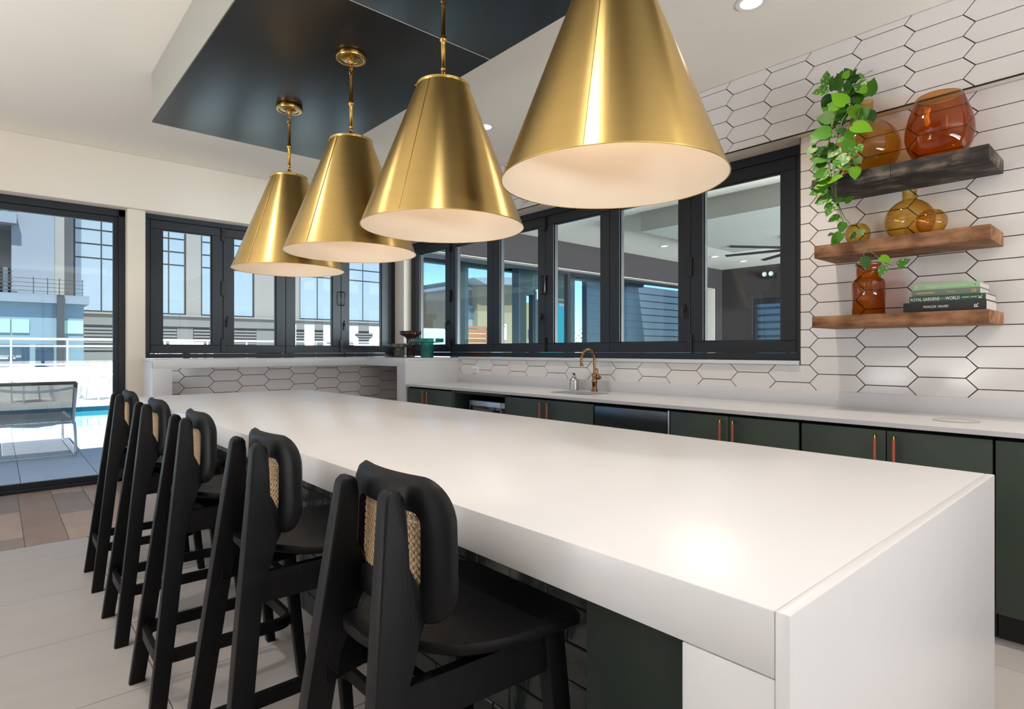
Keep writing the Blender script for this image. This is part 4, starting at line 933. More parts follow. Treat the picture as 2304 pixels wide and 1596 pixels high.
# ------------------------------------------------------------------ trailing pothos in the globe vase
LEAVES=[(3.55,1.312,2.768,3.526,1.299,2.838,'v'),(3.55,1.304,2.741,3.52,1.379,2.732,'v'),(3.621,1.309,2.732,3.594,1.343,2.634,'d'),(3.55,1.287,2.757,3.518,1.263,2.796,'g'),(3.592,1.284,2.742,3.6,1.243,2.848,'g'),(3.674,1.292,2.78,3.675,1.265,2.833,'d'),(3.519,1.207,2.76,3.509,1.176,2.795,'b'),(3.576,1.255,2.719,3.549,1.218,2.755,'g'),(3.584,1.209,2.715,3.559,1.205,2.767,'d'),(3.691,1.215,2.788,3.695,1.239,2.852,'d'),(3.675,1.179,2.794,3.677,1.219,2.837,'d'),(3.565,1.125,2.743,3.545,1.14,2.776,'v'),(3.622,1.116,2.664,3.621,1.09,2.757,'g'),(3.601,1.166,2.736,3.607,1.119,2.754,'b'),(3.501,1.105,2.639,3.495,1.099,2.689,'b'),(3.627,1.154,2.701,3.616,1.186,2.756,'v'),(3.513,1.195,2.612,3.5,1.267,2.692,'b'),(3.552,1.199,2.68,3.561,1.258,2.715,'g'),(3.653,1.176,2.702,3.643,1.173,2.63,'g'),(3.529,1.225,2.613,3.537,1.305,2.653,'b'),(3.614,1.224,2.616,3.621,1.319,2.64,'g'),(3.6,1.185,2.624,3.589,1.175,2.536,'b'),(3.594,1.134,2.596,3.587,1.128,2.512,'g'),(3.626,1.125,2.584,3.599,1.086,2.499,'d'),(3.58,1.269,2.578,3.583,1.377,2.61,'g'),(3.576,1.217,2.555,3.543,1.284,2.564,'d'),(3.621,1.284,2.554,3.6,1.382,2.602,'v'),(3.61,1.259,2.539,3.597,1.214,2.549,'g'),(3.585,1.182,2.547,3.596,1.204,2.524,'v'),(3.595,1.164,2.638,3.58,1.198,2.671,'d'),(3.596,1.25,2.697,3.591,1.196,2.651,'d'),(3.606,1.299,2.662,3.588,1.251,2.686,'d'),(3.667,1.237,2.603,3.647,1.268,2.636,'d'),(3.473,1.148,2.469,3.48,1.051,2.416,'b'),(3.45,1.254,2.458,3.418,1.353,2.46,'g'),(3.456,1.246,2.448,3.457,1.314,2.435,'v'),(3.49,1.189,2.453,3.466,1.236,2.467,'d'),(3.462,1.183,2.411,3.435,1.217,2.384,'v'),(3.468,1.152,2.391,3.435,1.189,2.326,'g'),(3.49,1.293,2.382,3.497,1.354,2.371,'d'),(3.49,1.248,2.384,3.49,1.33,2.37,'g'),(3.49,1.222,2.375,3.456,1.27,2.319,'v'),(3.459,1.144,2.349,3.47,1.143,2.292,'v'),(3.484,1.133,2.36,3.468,1.099,2.317,'v'),(3.49,1.283,2.327,3.484,1.373,2.335,'g'),(3.486,1.243,2.344,3.465,1.249,2.305,'b'),(3.455,1.167,2.308,3.44,1.243,2.244,'v'),(3.452,1.215,2.298,3.435,1.149,2.219,'v'),(3.49,1.306,2.298,3.471,1.361,2.271,'g'),(3.475,1.141,2.291,3.443,1.097,2.246,'d'),(3.453,1.132,2.236,3.455,1.131,2.167,'b'),(3.463,1.279,2.247,3.442,1.345,2.231,'g'),(3.45,1.26,2.235,3.461,1.345,2.21,'v'),(3.49,1.232,2.248,3.465,1.222,2.195,'d'),(3.448,1.255,2.191,3.416,1.177,2.192,'b'),(3.453,1.266,2.185,3.45,1.33,2.177,'b'),(3.482,1.148,2.26,3.449,1.163,2.247,'d'),(3.49,1.209,2.465,3.467,1.24,2.43,'d'),(3.49,1.165,2.443,3.461,1.179,2.392,'g'),(3.476,1.273,2.241,3.477,1.358,2.244,'g'),(3.472,1.271,2.224,3.484,1.352,2.215,'b'),(3.474,1.272,2.18,3.451,1.344,2.166,'b'),(3.472,1.279,2.161,3.439,1.362,2.131,'v'),(3.473,1.306,2.15,3.449,1.355,2.181,'d'),(3.487,1.261,2.119,3.491,1.355,2.089,'v'),(3.475,1.261,2.101,3.441,1.321,2.067,'v'),(3.468,1.258,2.083,3.444,1.276,2.067,'g'),(3.466,1.25,2.066,3.442,1.271,1.993,'v'),(3.486,1.217,1.991,3.458,1.27,1.967,'v'),(3.462,1.226,2.072,3.47,1.189,2.086,'g'),(3.477,1.188,2.063,3.489,1.145,2.089,'g'),(3.472,1.219,2.053,3.479,1.248,2.055,'d'),(3.48,1.196,1.954,3.482,1.215,1.898,'g'),(3.482,1.208,1.897,3.471,1.259,1.835,'g'),(3.463,1.242,1.9,3.438,1.262,1.883,'d'),(3.486,1.137,1.887,3.494,1.172,1.858,'d'),(3.488,1.106,1.902,3.469,1.117,1.866,'g'),(3.48,1.096,1.752,3.482,1.08,1.681,'d'),(3.479,1.018,1.743,3.483,0.966,1.71,'b'),(3.476,0.997,1.694,3.472,1.022,1.64,'v'),(3.481,0.939,1.689,3.458,0.879,1.713,'v'),(3.488,1.213,1.855,3.498,1.235,1.847,'d')]
VINES=[[(3.7,1.185,2.59),(3.62,1.205,2.65),(3.54,1.246,2.634),(3.49,1.268,2.465),(3.485,1.275,2.354),(3.485,1.266,2.265),(3.485,1.25,2.16),(3.485,1.232,2.09),(3.485,1.213,2.03),(3.49,1.193,1.979),(3.49,1.17,1.948),(3.49,1.164,1.916),(3.49,1.142,1.862),(3.485,1.088,1.794),(3.485,1.042,1.757),(3.485,1.03,1.737),(3.485,0.993,1.707),(3.485,0.963,1.692)],[(3.7,1.181,2.589),(3.6,1.21,2.676),(3.5,1.255,2.563),(3.485,1.278,2.392),(3.48,1.273,2.266),(3.48,1.26,2.161),(3.48,1.237,2.098),(3.48,1.221,2.046),(3.48,1.203,1.979),(3.485,1.198,1.957),(3.485,1.198,1.901),(3.485,1.18,1.867)],[(3.7,1.176,2.588),(3.6,1.176,2.653),(3.49,1.206,2.521),(3.48,1.237,2.38),(3.48,1.244,2.22),(3.48,1.237,2.157),(3.48,1.232,2.097)],[(3.7,1.178,2.588),(3.58,1.147,2.601),(3.48,1.143,2.428),(3.475,1.143,2.307),(3.475,1.139,2.222),(3.475,1.13,2.172)],[(3.485,1.088,1.794),(3.482,1.098,1.773),(3.482,1.096,1.754)]]
plant = empty('pothos_plant', (3.70, 1.152, 2.66)); tag(plant, 'trailing green pothos hanging from the globe vase over the shelf end', 'plant')
PL = Vector(plant.location)
for v in VINES: 
    pts = [Vector(p)-PL for p in v]; sm = []
    for i in range(len(pts)-1):
        for k in range(3): sm.append(pts[i].lerp(pts[i+1], k/3))
    sm.append(pts[-1]); MB().tube(sm, 0.0022, 6).build('stem', M_stem, plant, 60)
def leaf_mesh(mat_):
    bm = bmesh.new(); prof = [(0.0, 0.0), (-0.06, 0.10), (-0.05, 0.20), (0.06, 0.31), (0.22, 0.37), (0.40, 0.36), (0.58, 0.29), (0.75, 0.19), (0.89, 0.08), (1.0, 0.0)]
    L_, R_, M_ = [], [], []
    for k, (y, w) in enumerate(prof):
        yc = max(0, y) if k else 0; z = -0.10*(y-0.35)**2
        M_.append(bm.verts.new((0, max(y, 0.0) if k not in (1, 2) else 0.02*k, z)))
        L_.append(bm.verts.new((-w, y, z+0.16*w-0.10*w*w))); R_.append(bm.verts.new((w, y, z+0.16*w-0.10*w*w)))
    for k in range(len(prof)-1):
        for S, fl in ((L_, 0), (R_, 1)):
            q = (M_[k], M_[k+1], S[k+1], S[k]); bm.faces.new(q if fl else q[::-1])
    bmesh.ops.remove_doubles(bm, verts=bm.verts[:], dist=1e-5); bmesh.ops.dissolve_degenerate(bm, edges=bm.edges[:], dist=1e-6)
    me = bpy.data.meshes.new('leaf'); bm.to_mesh(me); bm.free(); me.materials.append(mat_)
    for p in me.polygons: p.use_smooth = True
    return me
rx = random.Random(5)
for _ in range(26):                                       # inner leaves of the crown, behind the outer ones
    x, y, z = 3.64+rx.uniform(-.03, .05), 1.215+rx.uniform(-.085, .085), 2.735+rx.uniform(-.085, .075)
    LEAVES.append((x, y, z, x-0.02, y+rx.uniform(-.05, .06), z+rx.uniform(-.055, .06), rx.choice('ddgdgb')))
for _ in range(14):
    x, y, z = 3.50+rx.uniform(-.01, .02), 1.315+rx.uniform(-.05, .04), 2.46+rx.uniform(-.26, .16)
    LEAVES.append((x, y, z, x-0.02, y+rx.uniform(-.05, .06), z+rx.uniform(-.06, .01), rx.choice('ddgg')))
LM = {k: leaf_mesh(M_leaf[k]) for k in 'gbdv'}
rnd = random.Random(11)
for (x, y, z, tx, ty, tz, k) in LEAVES:
    B_, T_ = Vector((x, y, z)), Vector((tx, ty, tz)); d = T_-B_; ln = d.length
    dirv = d.normalized(); face = Vector((-0.85, -0.35, 0.45))+Vector((rnd.uniform(-.3, .3), rnd.uniform(-.45, .45), rnd.uniform(-.35, .35)))
    nrm = (face-dirv*face.dot(dirv)).normalized(); side = dirv.cross(nrm).normalized()
    M4 = Matrix((side, dirv, nrm)).transposed().to_4x4()
    o = link('leaf', LM[k], None, plant); w = rnd.uniform(1.0, 1.22)
    o.matrix_local = Matrix.Translation(B_-PL) @ M4 @ Matrix.Diagonal((ln*w, ln, ln, 1))

# ------------------------------------------------------------------ outside the sliding door: pool deck
M_paver = [mat('grey_paver_%d' % i, C(*c), 0.7, spec=0.3, var=0.06, vscale=3) for i, c in enumerate(((222, 223, 224), (214, 215, 217)))]
M_pale = mat('pale_concrete', C(222, 218, 210), 0.8, var=0.05, vscale=2)
M_white_r = mat('white_render', C(232, 230, 224), 0.8)
deck = box('deck', (-14, 6.95, -0.3), (30, 12.15, -0.035), M_fgrout, kind='structure')
for i in range(-5, 10):
    for j in range(0, 9):
        x0, y0 = 0.183+0.61*i, 6.97+0.575*j
        slab_piece('paver', x0, y0, x0+0.61, min(y0+0.575, 12.14), -0.02, M_paver[(i+2*j) % 2], deck, g=0.003, th=0.02, bev=0.002)
fd = box('deck_far', (-14, 17.0, -0.3), (30, 40, -0.02), M_pale, kind='structure')
for nm, a, b in (('pool_wall', (-14.0, 16.985, -0.9), (16, 16.999, -0.03)), ('pool_wall', (-14, 12.151, -0.9), (16, 12.165, -0.05))): box(nm, a, b, mat('pool_waterline_tile', C(40, 96, 118), 0.2, var=0.3, vscale=9), kind='structure')
box('pool_floor', (-14, 12.15, -1.0), (16, 17.0, -0.9), mat('pool_plaster', C(120, 206, 220), 0.6, var=0.1, vscale=1), kind='structure')
mw_ = mat('pool_water', C(70, 186, 208), 0.04, spec=0.5, bump=0.6, bscale=2.2)
box('pool_water', (-14, 12.166, -0.6), (16, 16.984, -0.17), mw_, kind='structure')
for k in range(9):
    x0 = -1.6+0.62*k; slab_piece('coping_stone', x0, 16.9, x0+0.62, 17.35, 0.0, M_pale, fd, g=0.004, th=0.06)
box('wall_pool', (-14, 19.8, -0.1), (12.2, 20.05, 0.82), M_white_r, kind='structure')
# railing on the pool wall
M_alu = mat('pale_aluminium', C(214, 216, 218), 0.35, metal=0.6)
rail = empty('pool_railing', (0, 19.9, 0.82)); tag(rail, 'pale metal railing along the top of the white pool wall', 'railing')
for z, t in ((0.07, 0.022), (0.56, 0.022), (0.75, 0.030)): MB().box((-13, -0.02, z-t), (12.1, 0.02, z+t)).build('rail', M_alu, rail)
for k in range(-10, 11): MB().box((0.30+1.16*k-0.02, -0.021, 0.0), (0.30+1.16*k+0.02, 0.021, 0.75)).build('post', M_alu, rail)
for k in range(-6, 10): MB().box((0.34+1.16*k, -0.003, 0.10), (0.30+1.16*(k+1)-0.04, 0.003, 0.52)).build('glass_panel', M_pane, rail)

# lounger by the door, seen from behind
M_sling = glass('grey_sling_mesh', (0.42, 0.42, 0.43, 1), refl=0.0)
def sling_mat():
    m = bpy.data.materials.new('grey_mesh_fabric'); m.use_nodes = True; nt = m.node_tree; b = nt.nodes['Principled BSDF']; b.inputs['Base Color'].default_value = C(120, 116, 112); b.inputs['Roughness'].default_value = 0.8
    t = nt.nodes.new('ShaderNodeBsdfTransparent'); mx = nt.nodes.new('ShaderNodeMixShader'); mx.inputs[0].default_value = 0.55
    nt.links.new(t.outputs[0], mx.inputs[1]); nt.links.new(b.outputs[0], mx.inputs[2]); nt.links.new(mx.outputs[0], nt.nodes['Material Output'].inputs['Surface']); return m
M_sling = sling_mat(); M_sling_e = mat('grey_sling_hem', C(96, 92, 90), 0.8)
lo_ = empty('sun_lounger', (0.34, 8.75, -0.02)); tag(lo_, 'grey mesh sun lounger just outside the sliding door', 'sun lounger')
HWL = 0.36
for s in (-1, 1):
    b = MB(); b.tube([(s*HWL, 0.02, 0.40), (s*HWL, -0.16, 0.66), (s*HWL, -0.30, 0.90)], 0.014, 8); b.build('back_post', M_alu, lo_, 60)
    pts = [(s*(HWL+0.02), 1.75, 0.03), (s*(HWL+0.02), -0.02, 0.03), (s*(HWL+0.02), -0.06, 0.06), (s*(HWL+0.02), 0.02, 0.30), (s*(HWL+0.02), 0.10, 0.39), (s*(HWL+0.02), 0.20, 0.41), (s*(HWL+0.02), 1.6, 0.41), (s*(HWL+0.02), 1.72, 0.36), (s*(HWL+0.02), 1.78, 0.07), (s*(HWL+0.02), 1.75, 0.03)]
    MB().tube(pts, 0.016, 8).build('side_frame', M_alu, lo_, 60)
for p in ([(-HWL-0.02, -0.03, 0.03), (HWL+0.02, -0.03, 0.03)], [(-HWL-0.02, 0.12, 0.40), (HWL+0.02, 0.12, 0.40)], [(-HWL, 0.0, 0.45), (-HWL*0.5, -0.02, 0.405), (0, -0.03, 0.39), (HWL*0.5, -0.02, 0.405), (HWL, 0.0, 0.45)], [(-HWL, -0.27, 0.845), (-HWL*0.5, -0.285, 0.815), (0, -0.29, 0.805), (HWL*0.5, -0.285, 0.815), (HWL, -0.27, 0.845)]):
    MB().tube(p, 0.012, 8).build('cross_bar', M_alu, lo_, 60)
b = MB(); ft = Vector((0, -0.30, 0.90)); bt = Vector((0, 0.02, 0.44))
b.prism([(-HWL, bt.y, bt.z), (HWL, bt.y, bt.z), (HWL, ft.y, ft.z), (-HWL, ft.y, ft.z)], (0, -0.004, -0.003)); b.build('back_sling', M_sling, lo_)
b = MB()
for (p, q_) in (((-HWL, bt.y, bt.z), (-HWL, ft.y, ft.z)), ((HWL, bt.y, bt.z), (HWL, ft.y, ft.z)), ((-HWL, ft.y, ft.z), (HWL, ft.y, ft.z))): b.cyl(p, q_, 0.019, n=8)
b.build('hem', M_sling_e, lo_, 60)
MB().box((-HWL, 0.12, 0.405), (HWL, 1.68, 0.41)).build('seat_sling', M_sling, lo_)
# pale chairs across the pool
def pale_chair(x, y, rz, label):
    o = empty('pool_chair', (x, y, -0.02), rz); tag(o, label, 'chair', 'pale chairs across the pool'); b = MB()
    for s in (-1, 1):
        MB().tube([(s*0.30, 0.05, 0), (s*0.29, 0.0, 0.40), (s*0.28, -0.04, 0.56), (s*0.28, 0.2, 0.62), (s*0.28, 0.45, 0.60), (s*0.30, 0.52, 0.50), (s*0.31, 0.56, 0)], 0.018, 8).build('side_frame', M_alu, o, 60)
    MB().tube([(-0.28, -0.04, 0.56), (-0.27, -0.16, 0.86), (-0.2, -0.18, 0.9), (0.2, -0.18, 0.9), (0.27, -0.16, 0.86), (0.28, -0.04, 0.56)], 0.016, 8).build('back_frame', M_alu, o, 60)
    MB().prism([(-0.26, 0.0, 0.42), (0.26, 0.0, 0.42), (0.26, -0.165, 0.87), (-0.26, -0.165, 0.87)], (0, 0.006, 0.002)).build('back_sling', M_white_r, o)
    MB().box((-0.27, 0.0, 0.40), (0.27, 0.52, 0.41)).build('seat_sling', M_white_r, o)
    return o
pale_chair(2.05, 18.7, 2.5, 'pale armchair across the pool beside the door frame')
pale_chair(0.55, 18.9, -2.7, 'pale armchair across the pool beside the rounded planter')
o = empty('round_planter', (1.38, 19.2, -0.02)); tag(o, 'rounded white planter between two chairs across the pool', 'planter')
MB().lathe([(0, 0), (0.28, 0), (0.34, 0.2), (0.36, 0.5), (0.30, 0.78), (0.24, 0.82), (0.22, 0.80), (0, 0.78)], n=36).build('body', M_white_r, o, 50)

# ------------------------------------------------------------------ building across the pool
M_pier = mat('pale_stucco', C(138, 136, 131), 0.85); M_fac_w = mat('facade_grey_panel', C(118, 118, 115), 0.8, var=0.05, vscale=1); M_sky_gl = mat('sky_tinted_pane', C(138, 154, 164), 0.06, spec=0.9, coat=1.0)  # sky reflection is put into the panes' pale blue base colour
M_mull = mat('dark_mullion', C(52, 52, 50), 0.5); M_twr = mat('blue_grey_render', C(122, 132, 142), 0.85); M_low = mat('slate_blue_render', C(116, 140, 154), 0.8); M_gwin = mat('green_glass_window', C(150, 190, 180), 0.15, spec=0.8)
FY = 32.0
fb = empty('office_building', (10, FY, 0)); tag(fb, 'pale building across the pool with tall black-gridded windows', 'building')
Fo = Vector(fb.location)
def fbx(name, a, b, m, par=fb): return MB().box(Vector(a)-Fo, Vector(b)-Fo).build(name, m, par)
xs = [2.17, 2.98, 4.6, 5.2, 7.0, 7.65, 10.21, 12.33, 14.7, 16.6, 19.2, 21.1, 23.6]          # pier / window edges alternate
edges_w = [(2.56, 5.2-0.2), (5.35, 7.0), (7.65, 10.21), (12.6, 15.1), (15.35, 18.0)]
wall = MB()
xw = 2.17
for a, c in edges_w:
    wall.box(Vector((xw, FY, 3.0))-Fo, Vector((a, FY+0.6, 14))-Fo); xw = c
wall.box(Vector((xw, FY, 3.0))-Fo, Vector((19.4, FY+0.6, 14))-Fo); wall.build('wall', M_pier, fb)
fbx('spandrel', (2.17, FY-0.06, 2.43), (19.4, FY+0.6, 2.92), M_fac_w); fbx('ledge', (2.1, FY-0.16, 2.92), (19.4, FY+0.5, 3.0), M_pier)
fbx('shadow_gap', (2.17, FY-0.03, 2.36), (19.4, FY+0.6, 2.43), M_mull)
for a, c in edges_w:
    wdw = fbx('window', (a, FY+0.12, 3.0), (c, FY+0.16, 14), M_mull)
    rowz = [3.04, 5.42, 6.05, 6.69, 7.32, 7.95, 8.6, 9.2, 11.5, 14]
    colx = [a+0.05, a+(c-a)*(0.42 if c-a > 2 else 0.55), c-0.05] if c-a > 1 else [a+0.05, c-0.05]
    for r in range(len(rowz)-1):
        for k in range(len(colx)-1): fbx('pane', (colx[k]+0.03, FY+0.10, rowz[r]+0.035), (colx[k+1]-0.03, FY+0.125, rowz[r+1]-0.035), M_sky_gl, wdw)
for a, c in ((2.3, 6.6), (7.3, 10.3), (12.3, 15.2), (15.5, 18.2)):
    fbx('louvre_recess', (a, FY+0.08, 1.2), (c, FY+0.3, 2.36), M_mull)
    for k in range(7): fbx('louvre_slat', (a+0.02, FY-0.03, 1.28+0.155*k), (c-0.02, FY+0.07, 1.38+0.155*k), M_fac_w)
lb_ = MB()
for a, c in ((6.6, 7.3), (10.3, 12.3), (15.2, 15.5), (18.2, 19.4)): lb_.box(Vector((a, FY, -2))-Fo, Vector((c, FY+0.5, 2.36))-Fo)
lb_.box(Vector((2.17, FY, -2))-Fo, Vector((19.4, FY+0.5, 1.2))-Fo); lb_.build('base_wall', M_fac_w, fb)
tw_ = empty('grey_tower', (0, FY-2.4, 0)); tag(tw_, 'blue grey apartment tower at the left, seen through the sliding door', 'building'); To = Vector(tw_.location)
def tbx(name, a, b, m, par=tw_): return MB().box(Vector(a)-To, Vector(b)-To).build(name, m, par)
tbx('wall', (0.46, FY-2.4, 2.4), (1.76, FY-0.2, 15), M_twr); tbx('pier', (1.76, FY-2.35, 2.4), (2.08, FY-0.2, 15), M_pier)
tbx('recess', (-6, FY-0.8, 2.4), (0.46, FY-0.2, 15), mat('shaded_balcony_wall', C(92, 96, 98), 0.8))  # recess wall colour darkened to stand for balcony shade
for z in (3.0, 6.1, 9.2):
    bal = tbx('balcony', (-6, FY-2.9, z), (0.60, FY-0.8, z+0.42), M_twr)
    for k in range(6): tbx('balcony_rail', (-6, FY-2.88, z+0.55+0.14*k), (0.48, FY-2.86, z+0.58+0.14*k), M_mull, bal)
    for k in range(5): tbx('green_screen', (-0.9+0.28*k, FY-1.1, z+0.45), (-0.75+0.28*k, FY-1.05, z+1.6), M_gwin, bal)
lwb = empty('pool_house', (0, 24, 0)); tag(lwb, 'low slate blue building with green glazed windows beyond the railing', 'building'); Lo = Vector(lwb.location)
def lbx(name, a, b, m, par=lwb): return MB().box(Vector(a)-Lo, Vector(b)-Lo).build(name, m, par)
lbx('wall', (-8, 24, -1), (2.2, 27, 2.78), M_low); lbx('roof_edge', (-8, 23.7, 2.78), (2.32, 27, 3.05), M_twr)
lbx('corner_column', (1.47, 23.6, -1), (1.66, 23.8, 3.05), M_mull)
for a, c in ((-2.2, -1.1), (-1.0, 0.0), (0.06, 0.34), (0.38, 0.80), (1.68, 2.18)): lbx('window', (a, 23.95, 1.82), (c, 24.02, 2.25), M_gwin)
for a, c in ((-1.3, -0.2), (0.1, 0.8), (0.95, 1.4)): lbx('shop_window', (a, 23.96, 0.4), (c, 24.02, 1.45), mat('dark_blue_glass', C(44, 66, 88), 0.1, spec=0.8))
prk = empty('roof_rail', (0, 23.9, 3.05)); tag(prk, 'thin dark wire railing on the low building roof', 'railing')
for k in range(4): MB().box((-8, -0.008, 0.1+0.13*k), (2.2, 0.008, 0.114+0.13*k)).build('wire', M_mull, prk)
for x in (-3, -1, 0.9, 1.25, 1.55, 2.15): MB().box((x-0.012, -0.012, 0), (x+0.012, 0.012, 0.55)).build('post', M_mull, prk)
# white notice boards on the railing outside the folding window
for x0, x1, z0, z1, lb in ((3.86, 4.79, 1.20, 1.52, 'white notice board outside the first pane of the left window'), (9.75, 10.45, 1.20, 1.50, 'white notice board outside the fourth pane of the left window')):
    o = empty('notice_board', ((x0+x1)/2, 19.7, z0)); tag(o, lb, 'notice board'); w_ = (x1-x0)/2
    MB().box((-w_, 0, 0), (w_, 0.03, z1-z0), 0.006, 1).build('board', M_white_r, o)
    MB().box((-w_*0.6, -0.002, 0.05), (w_*0.6, 0, 0.075)).build('blue_line', mat('blue_print', C(60, 90, 150), 0.6), o)
    for s in (-1, 1): MB().box((s*w_*0.8-0.02, 0.031, -0.38), (s*w_*0.8+0.02, 0.06, 0.2)).build('post', M_alu, o)

# ------------------------------------------------------------------ lounge beyond the pass-through window
M_lw = mat('taupe_lounge_wall', C(56, 51, 53), 0.85, spec=0.2); LY = 6.87
o = multi('wall_lounge', [((4.16, LY, 2.655), (12.7, LY+0.30, CEIL)), ((12.2, LY, 0), (12.7, LY+0.30, 2.655))], M_lw); o['kind'] = 'structure'
o = box('trim_lit_underside', (4.16, LY+0.001, 2.648), (12.2, LY+0.3, 2.655), M_wall, kind='structure'); o = box('trim_5', (12.19, LY+0.001, 0), (12.2, LY+0.3, 2.648), M_wall, kind='structure')  # first strip: pale colour stands in for light on the header underside
o = multi('wall_lounge_end', [((12.52, -4.2, 0), (12.7, 4.6, CEIL)), ((12.52, 4.6, 2.40), (12.7, 6.16, CEIL)), ((12.52, 6.16, 0), (12.7, LY, CEIL))], M_lw); o['kind'] = 'structure'
o = multi('wall_lounge_rear', [((4.16, -4.2, 2.6), (12.7, -4.05, CEIL)), ((4.16, -4.2, 0), (5.1, -4.05, 2.6)), ((11.5, -4.2, 0), (12.52, -4.05, 2.6))], M_lw); o['kind'] = 'structure'
LG = LY+0.16; w3 = empty('window_3', (4.2, LG+0.125, 0)); w3['kind'] = 'structure'
def w3b(name, a, b, m): return MB().box(Vector(a)-Vector(w3.location), Vector(b)-Vector(w3.location)).build(name, m, w3)
b = MB(); Wo = Vector(w3.location)
for x in (4.2, 7.57, 12.155): b.box(Vector((x-0.03, LG+0.02, 0))-Wo, Vector((x+0.03, LG+0.11, 2.62))-Wo)
b.box(Vector((4.16, LG+0.021, 2.60))-Wo, Vector((12.188, LG+0.109, 2.647))-Wo); b.box(Vector((4.16, LG+0.021, 0))-Wo, Vector((12.188, LG+0.109, 0.06))-Wo); b.build('frame', M_frame, w3)
for a, c in ((4.23, 7.54), (7.60, 12.12)): w3b('glass_pane', (a, LG+0.06, 0.06), (c, LG+0.066, 2.6), M_pane_t)
w4 = empty('window_4', (12.6, 5.38, 0)); w4['kind'] = 'structure'
b = MB()
for y in (-0.78, 0.0, 0.72): b.box((-0.05, y, 0), (0.05, y+0.06, 2.40))
b.box((-0.0499, -0.78, 2.28), (0.0499, 0.78, 2.3999)); b.build('frame', M_frame, w4)
MB().box((-0.004, -0.74, 0.02), (0.004, 0.74, 2.29)).build('glass_pane', M_pane_t, w4)
sp = empty('safety_sign', (6.07, LG+0.05, 1.43)); tag(sp, 'small white handset sign on the lounge glazing', 'sign')
MB().box((-0.07, -0.004, 0), (0.07, 0.002, 0.25), 0.002, 1).build('plate', M_white_pl, sp)
b = MB(); pts = [Vector((0.04*math.cos(a), -0.006, 0.195+0.030*math.sin(a))) for a in [PI*(0.15+0.8*k/8) for k in range(9)]]; b.tube(pts, [0.012, 0.010, 0.007, 0.006, 0.006, 0.006, 0.007, 0.010, 0.012], 8); b.build('handset_symbol', mat('grey_print', C(110, 110, 108), 0.6), sp, 60)
b = MB()
for k in range(7): b.box((-0.045+0.006*(k % 3), -0.0055, 0.145-0.019*k), (0.045-0.005*(k % 2), -0.004, 0.152-0.019*k))
b.build('small_print', mat('grey_print_fine', C(150, 150, 148), 0.6), sp)
# ceiling fan
fn = empty('ceiling_fan', (9.35, 3.75, CEIL)); tag(fn, 'black ceiling fan with long thin blades in the lounge', 'fan')
MB().lathe([(0, -0.001), (0.07, -0.001), (0.06, -0.04), (0.014, -0.05), (0.014, -0.22), (0.09, -0.23), (0.11, -0.27), (0.10, -0.33), (0, -0.34)], n=28).build('motor', M_blackmetal, fn, 40)
for k in range(8):
    a = 2*PI*k/8+0.18; d = Vector((math.cos(a), math.sin(a), 0)); s = Vector((-math.sin(a), math.cos(a), 0.25))*0.045
    MB().prism([d*0.10-s+Vector((0, 0, -0.28)), d*1.22-s*0.8+Vector((0, 0, -0.28)), d*1.22+s*0.8+Vector((0, 0, -0.28)), d*0.10+s+Vector((0, 0, -0.28))], (0, 0, 0.008)).build('blade', M_blackmetal, fn)
em = empty('emergency_light', (12.50, 5.75, 2.86)); tag(em, 'small twin-head emergency lamp high on the lounge end wall', 'emergency light')
MB().box((-0.05, -0.13, -0.05), (0.0185, 0.13, 0.05), 0.008, 2).build('case', M_blackmetal, em, 35)
for s in (-1, 1): MB().lathe([(0, 0.0), (0.02, 0.0), (0.045, -0.06), (0.05, -0.07), (0, -0.065)], c=(-0.05, s*0.07, 0.04), n=18, axis='X').build('lamp_head', M_white_pl, em, 50)

# ------------------------------------------------------------------ outside the lounge glazing: canopy, entrance wall, planter screen, hotel
M_can = mat('dark_canopy_metal', C(70, 78, 78), 0.6, spec=0.3); M_sid = mat('slate_lap_siding', C(92, 104, 116), 0.6); M_wd = mat('orange_cedar_slat', C(190, 112, 60), 0.6, bump=0.2, bscale=20, var=0.2, vscale=4, stretch=(1, 6, 6))
gr_ = box('ground_terrace', (4.2, 40.0, -6), (110, 130, -4), M_pale, kind='structure')
cn = empty('entrance_canopy', (7.6, 8.2, 2.9)); tag(cn, 'dark flat canopy over the terrace outside the lounge', 'canopy')
for a, c, n_ in (((4.3, 7.25, 2.96), (12.6, 9.1, 3.16), 'roof'), ((4.3, 9.1, 2.90), (12.6, 9.28, 3.18), 'fascia'), ((6.58, 9.0, -0.02), (6.83, 9.25, 2.90), 'column')): MB().box(Vector(a)-Vector(cn.location), Vector(c)-Vector(cn.location)).build(n_, M_can, cn)
for k in range(6): MB().box(Vector((5.2+1.2*k, 7.26, 2.90))-Vector(cn.location), Vector((5.28+1.2*k, 9.09, 2.96))-Vector(cn.location)).build('beam', M_can, cn)
fl = empty('flood_lamp', (6.55, 7.9, 2.72)); tag(fl, 'small square white flood lamp hanging under the canopy', 'flood lamp')
MB().box((-0.10, -0.03, -0.08), (0.10, 0.04, 0.06), 0.01, 2).build('head', M_white_pl, fl, 35)
MB().box((-0.085, -0.036, -0.068), (0.085, -0.03, 0.048)).build('lens', M_white_pl, fl); MB().tube([(0, 0.03, 0.0), (0.12, 0.08, 0.08), (0.42, 0.1, 0.18)], 0.014, 8).build('arm', M_alu, fl, 60)
ew = empty('entrance_wall', (8.4, 8.4, -0.02)); tag(ew, 'dark grey entrance wall framing the teal door outside the lounge', 'wall'); Eo = Vector(ew.location)
def ebx(name, a, b, m, par=ew): return MB().box(Vector(a)-Eo, Vector(b)-Eo).build(name, m, par)
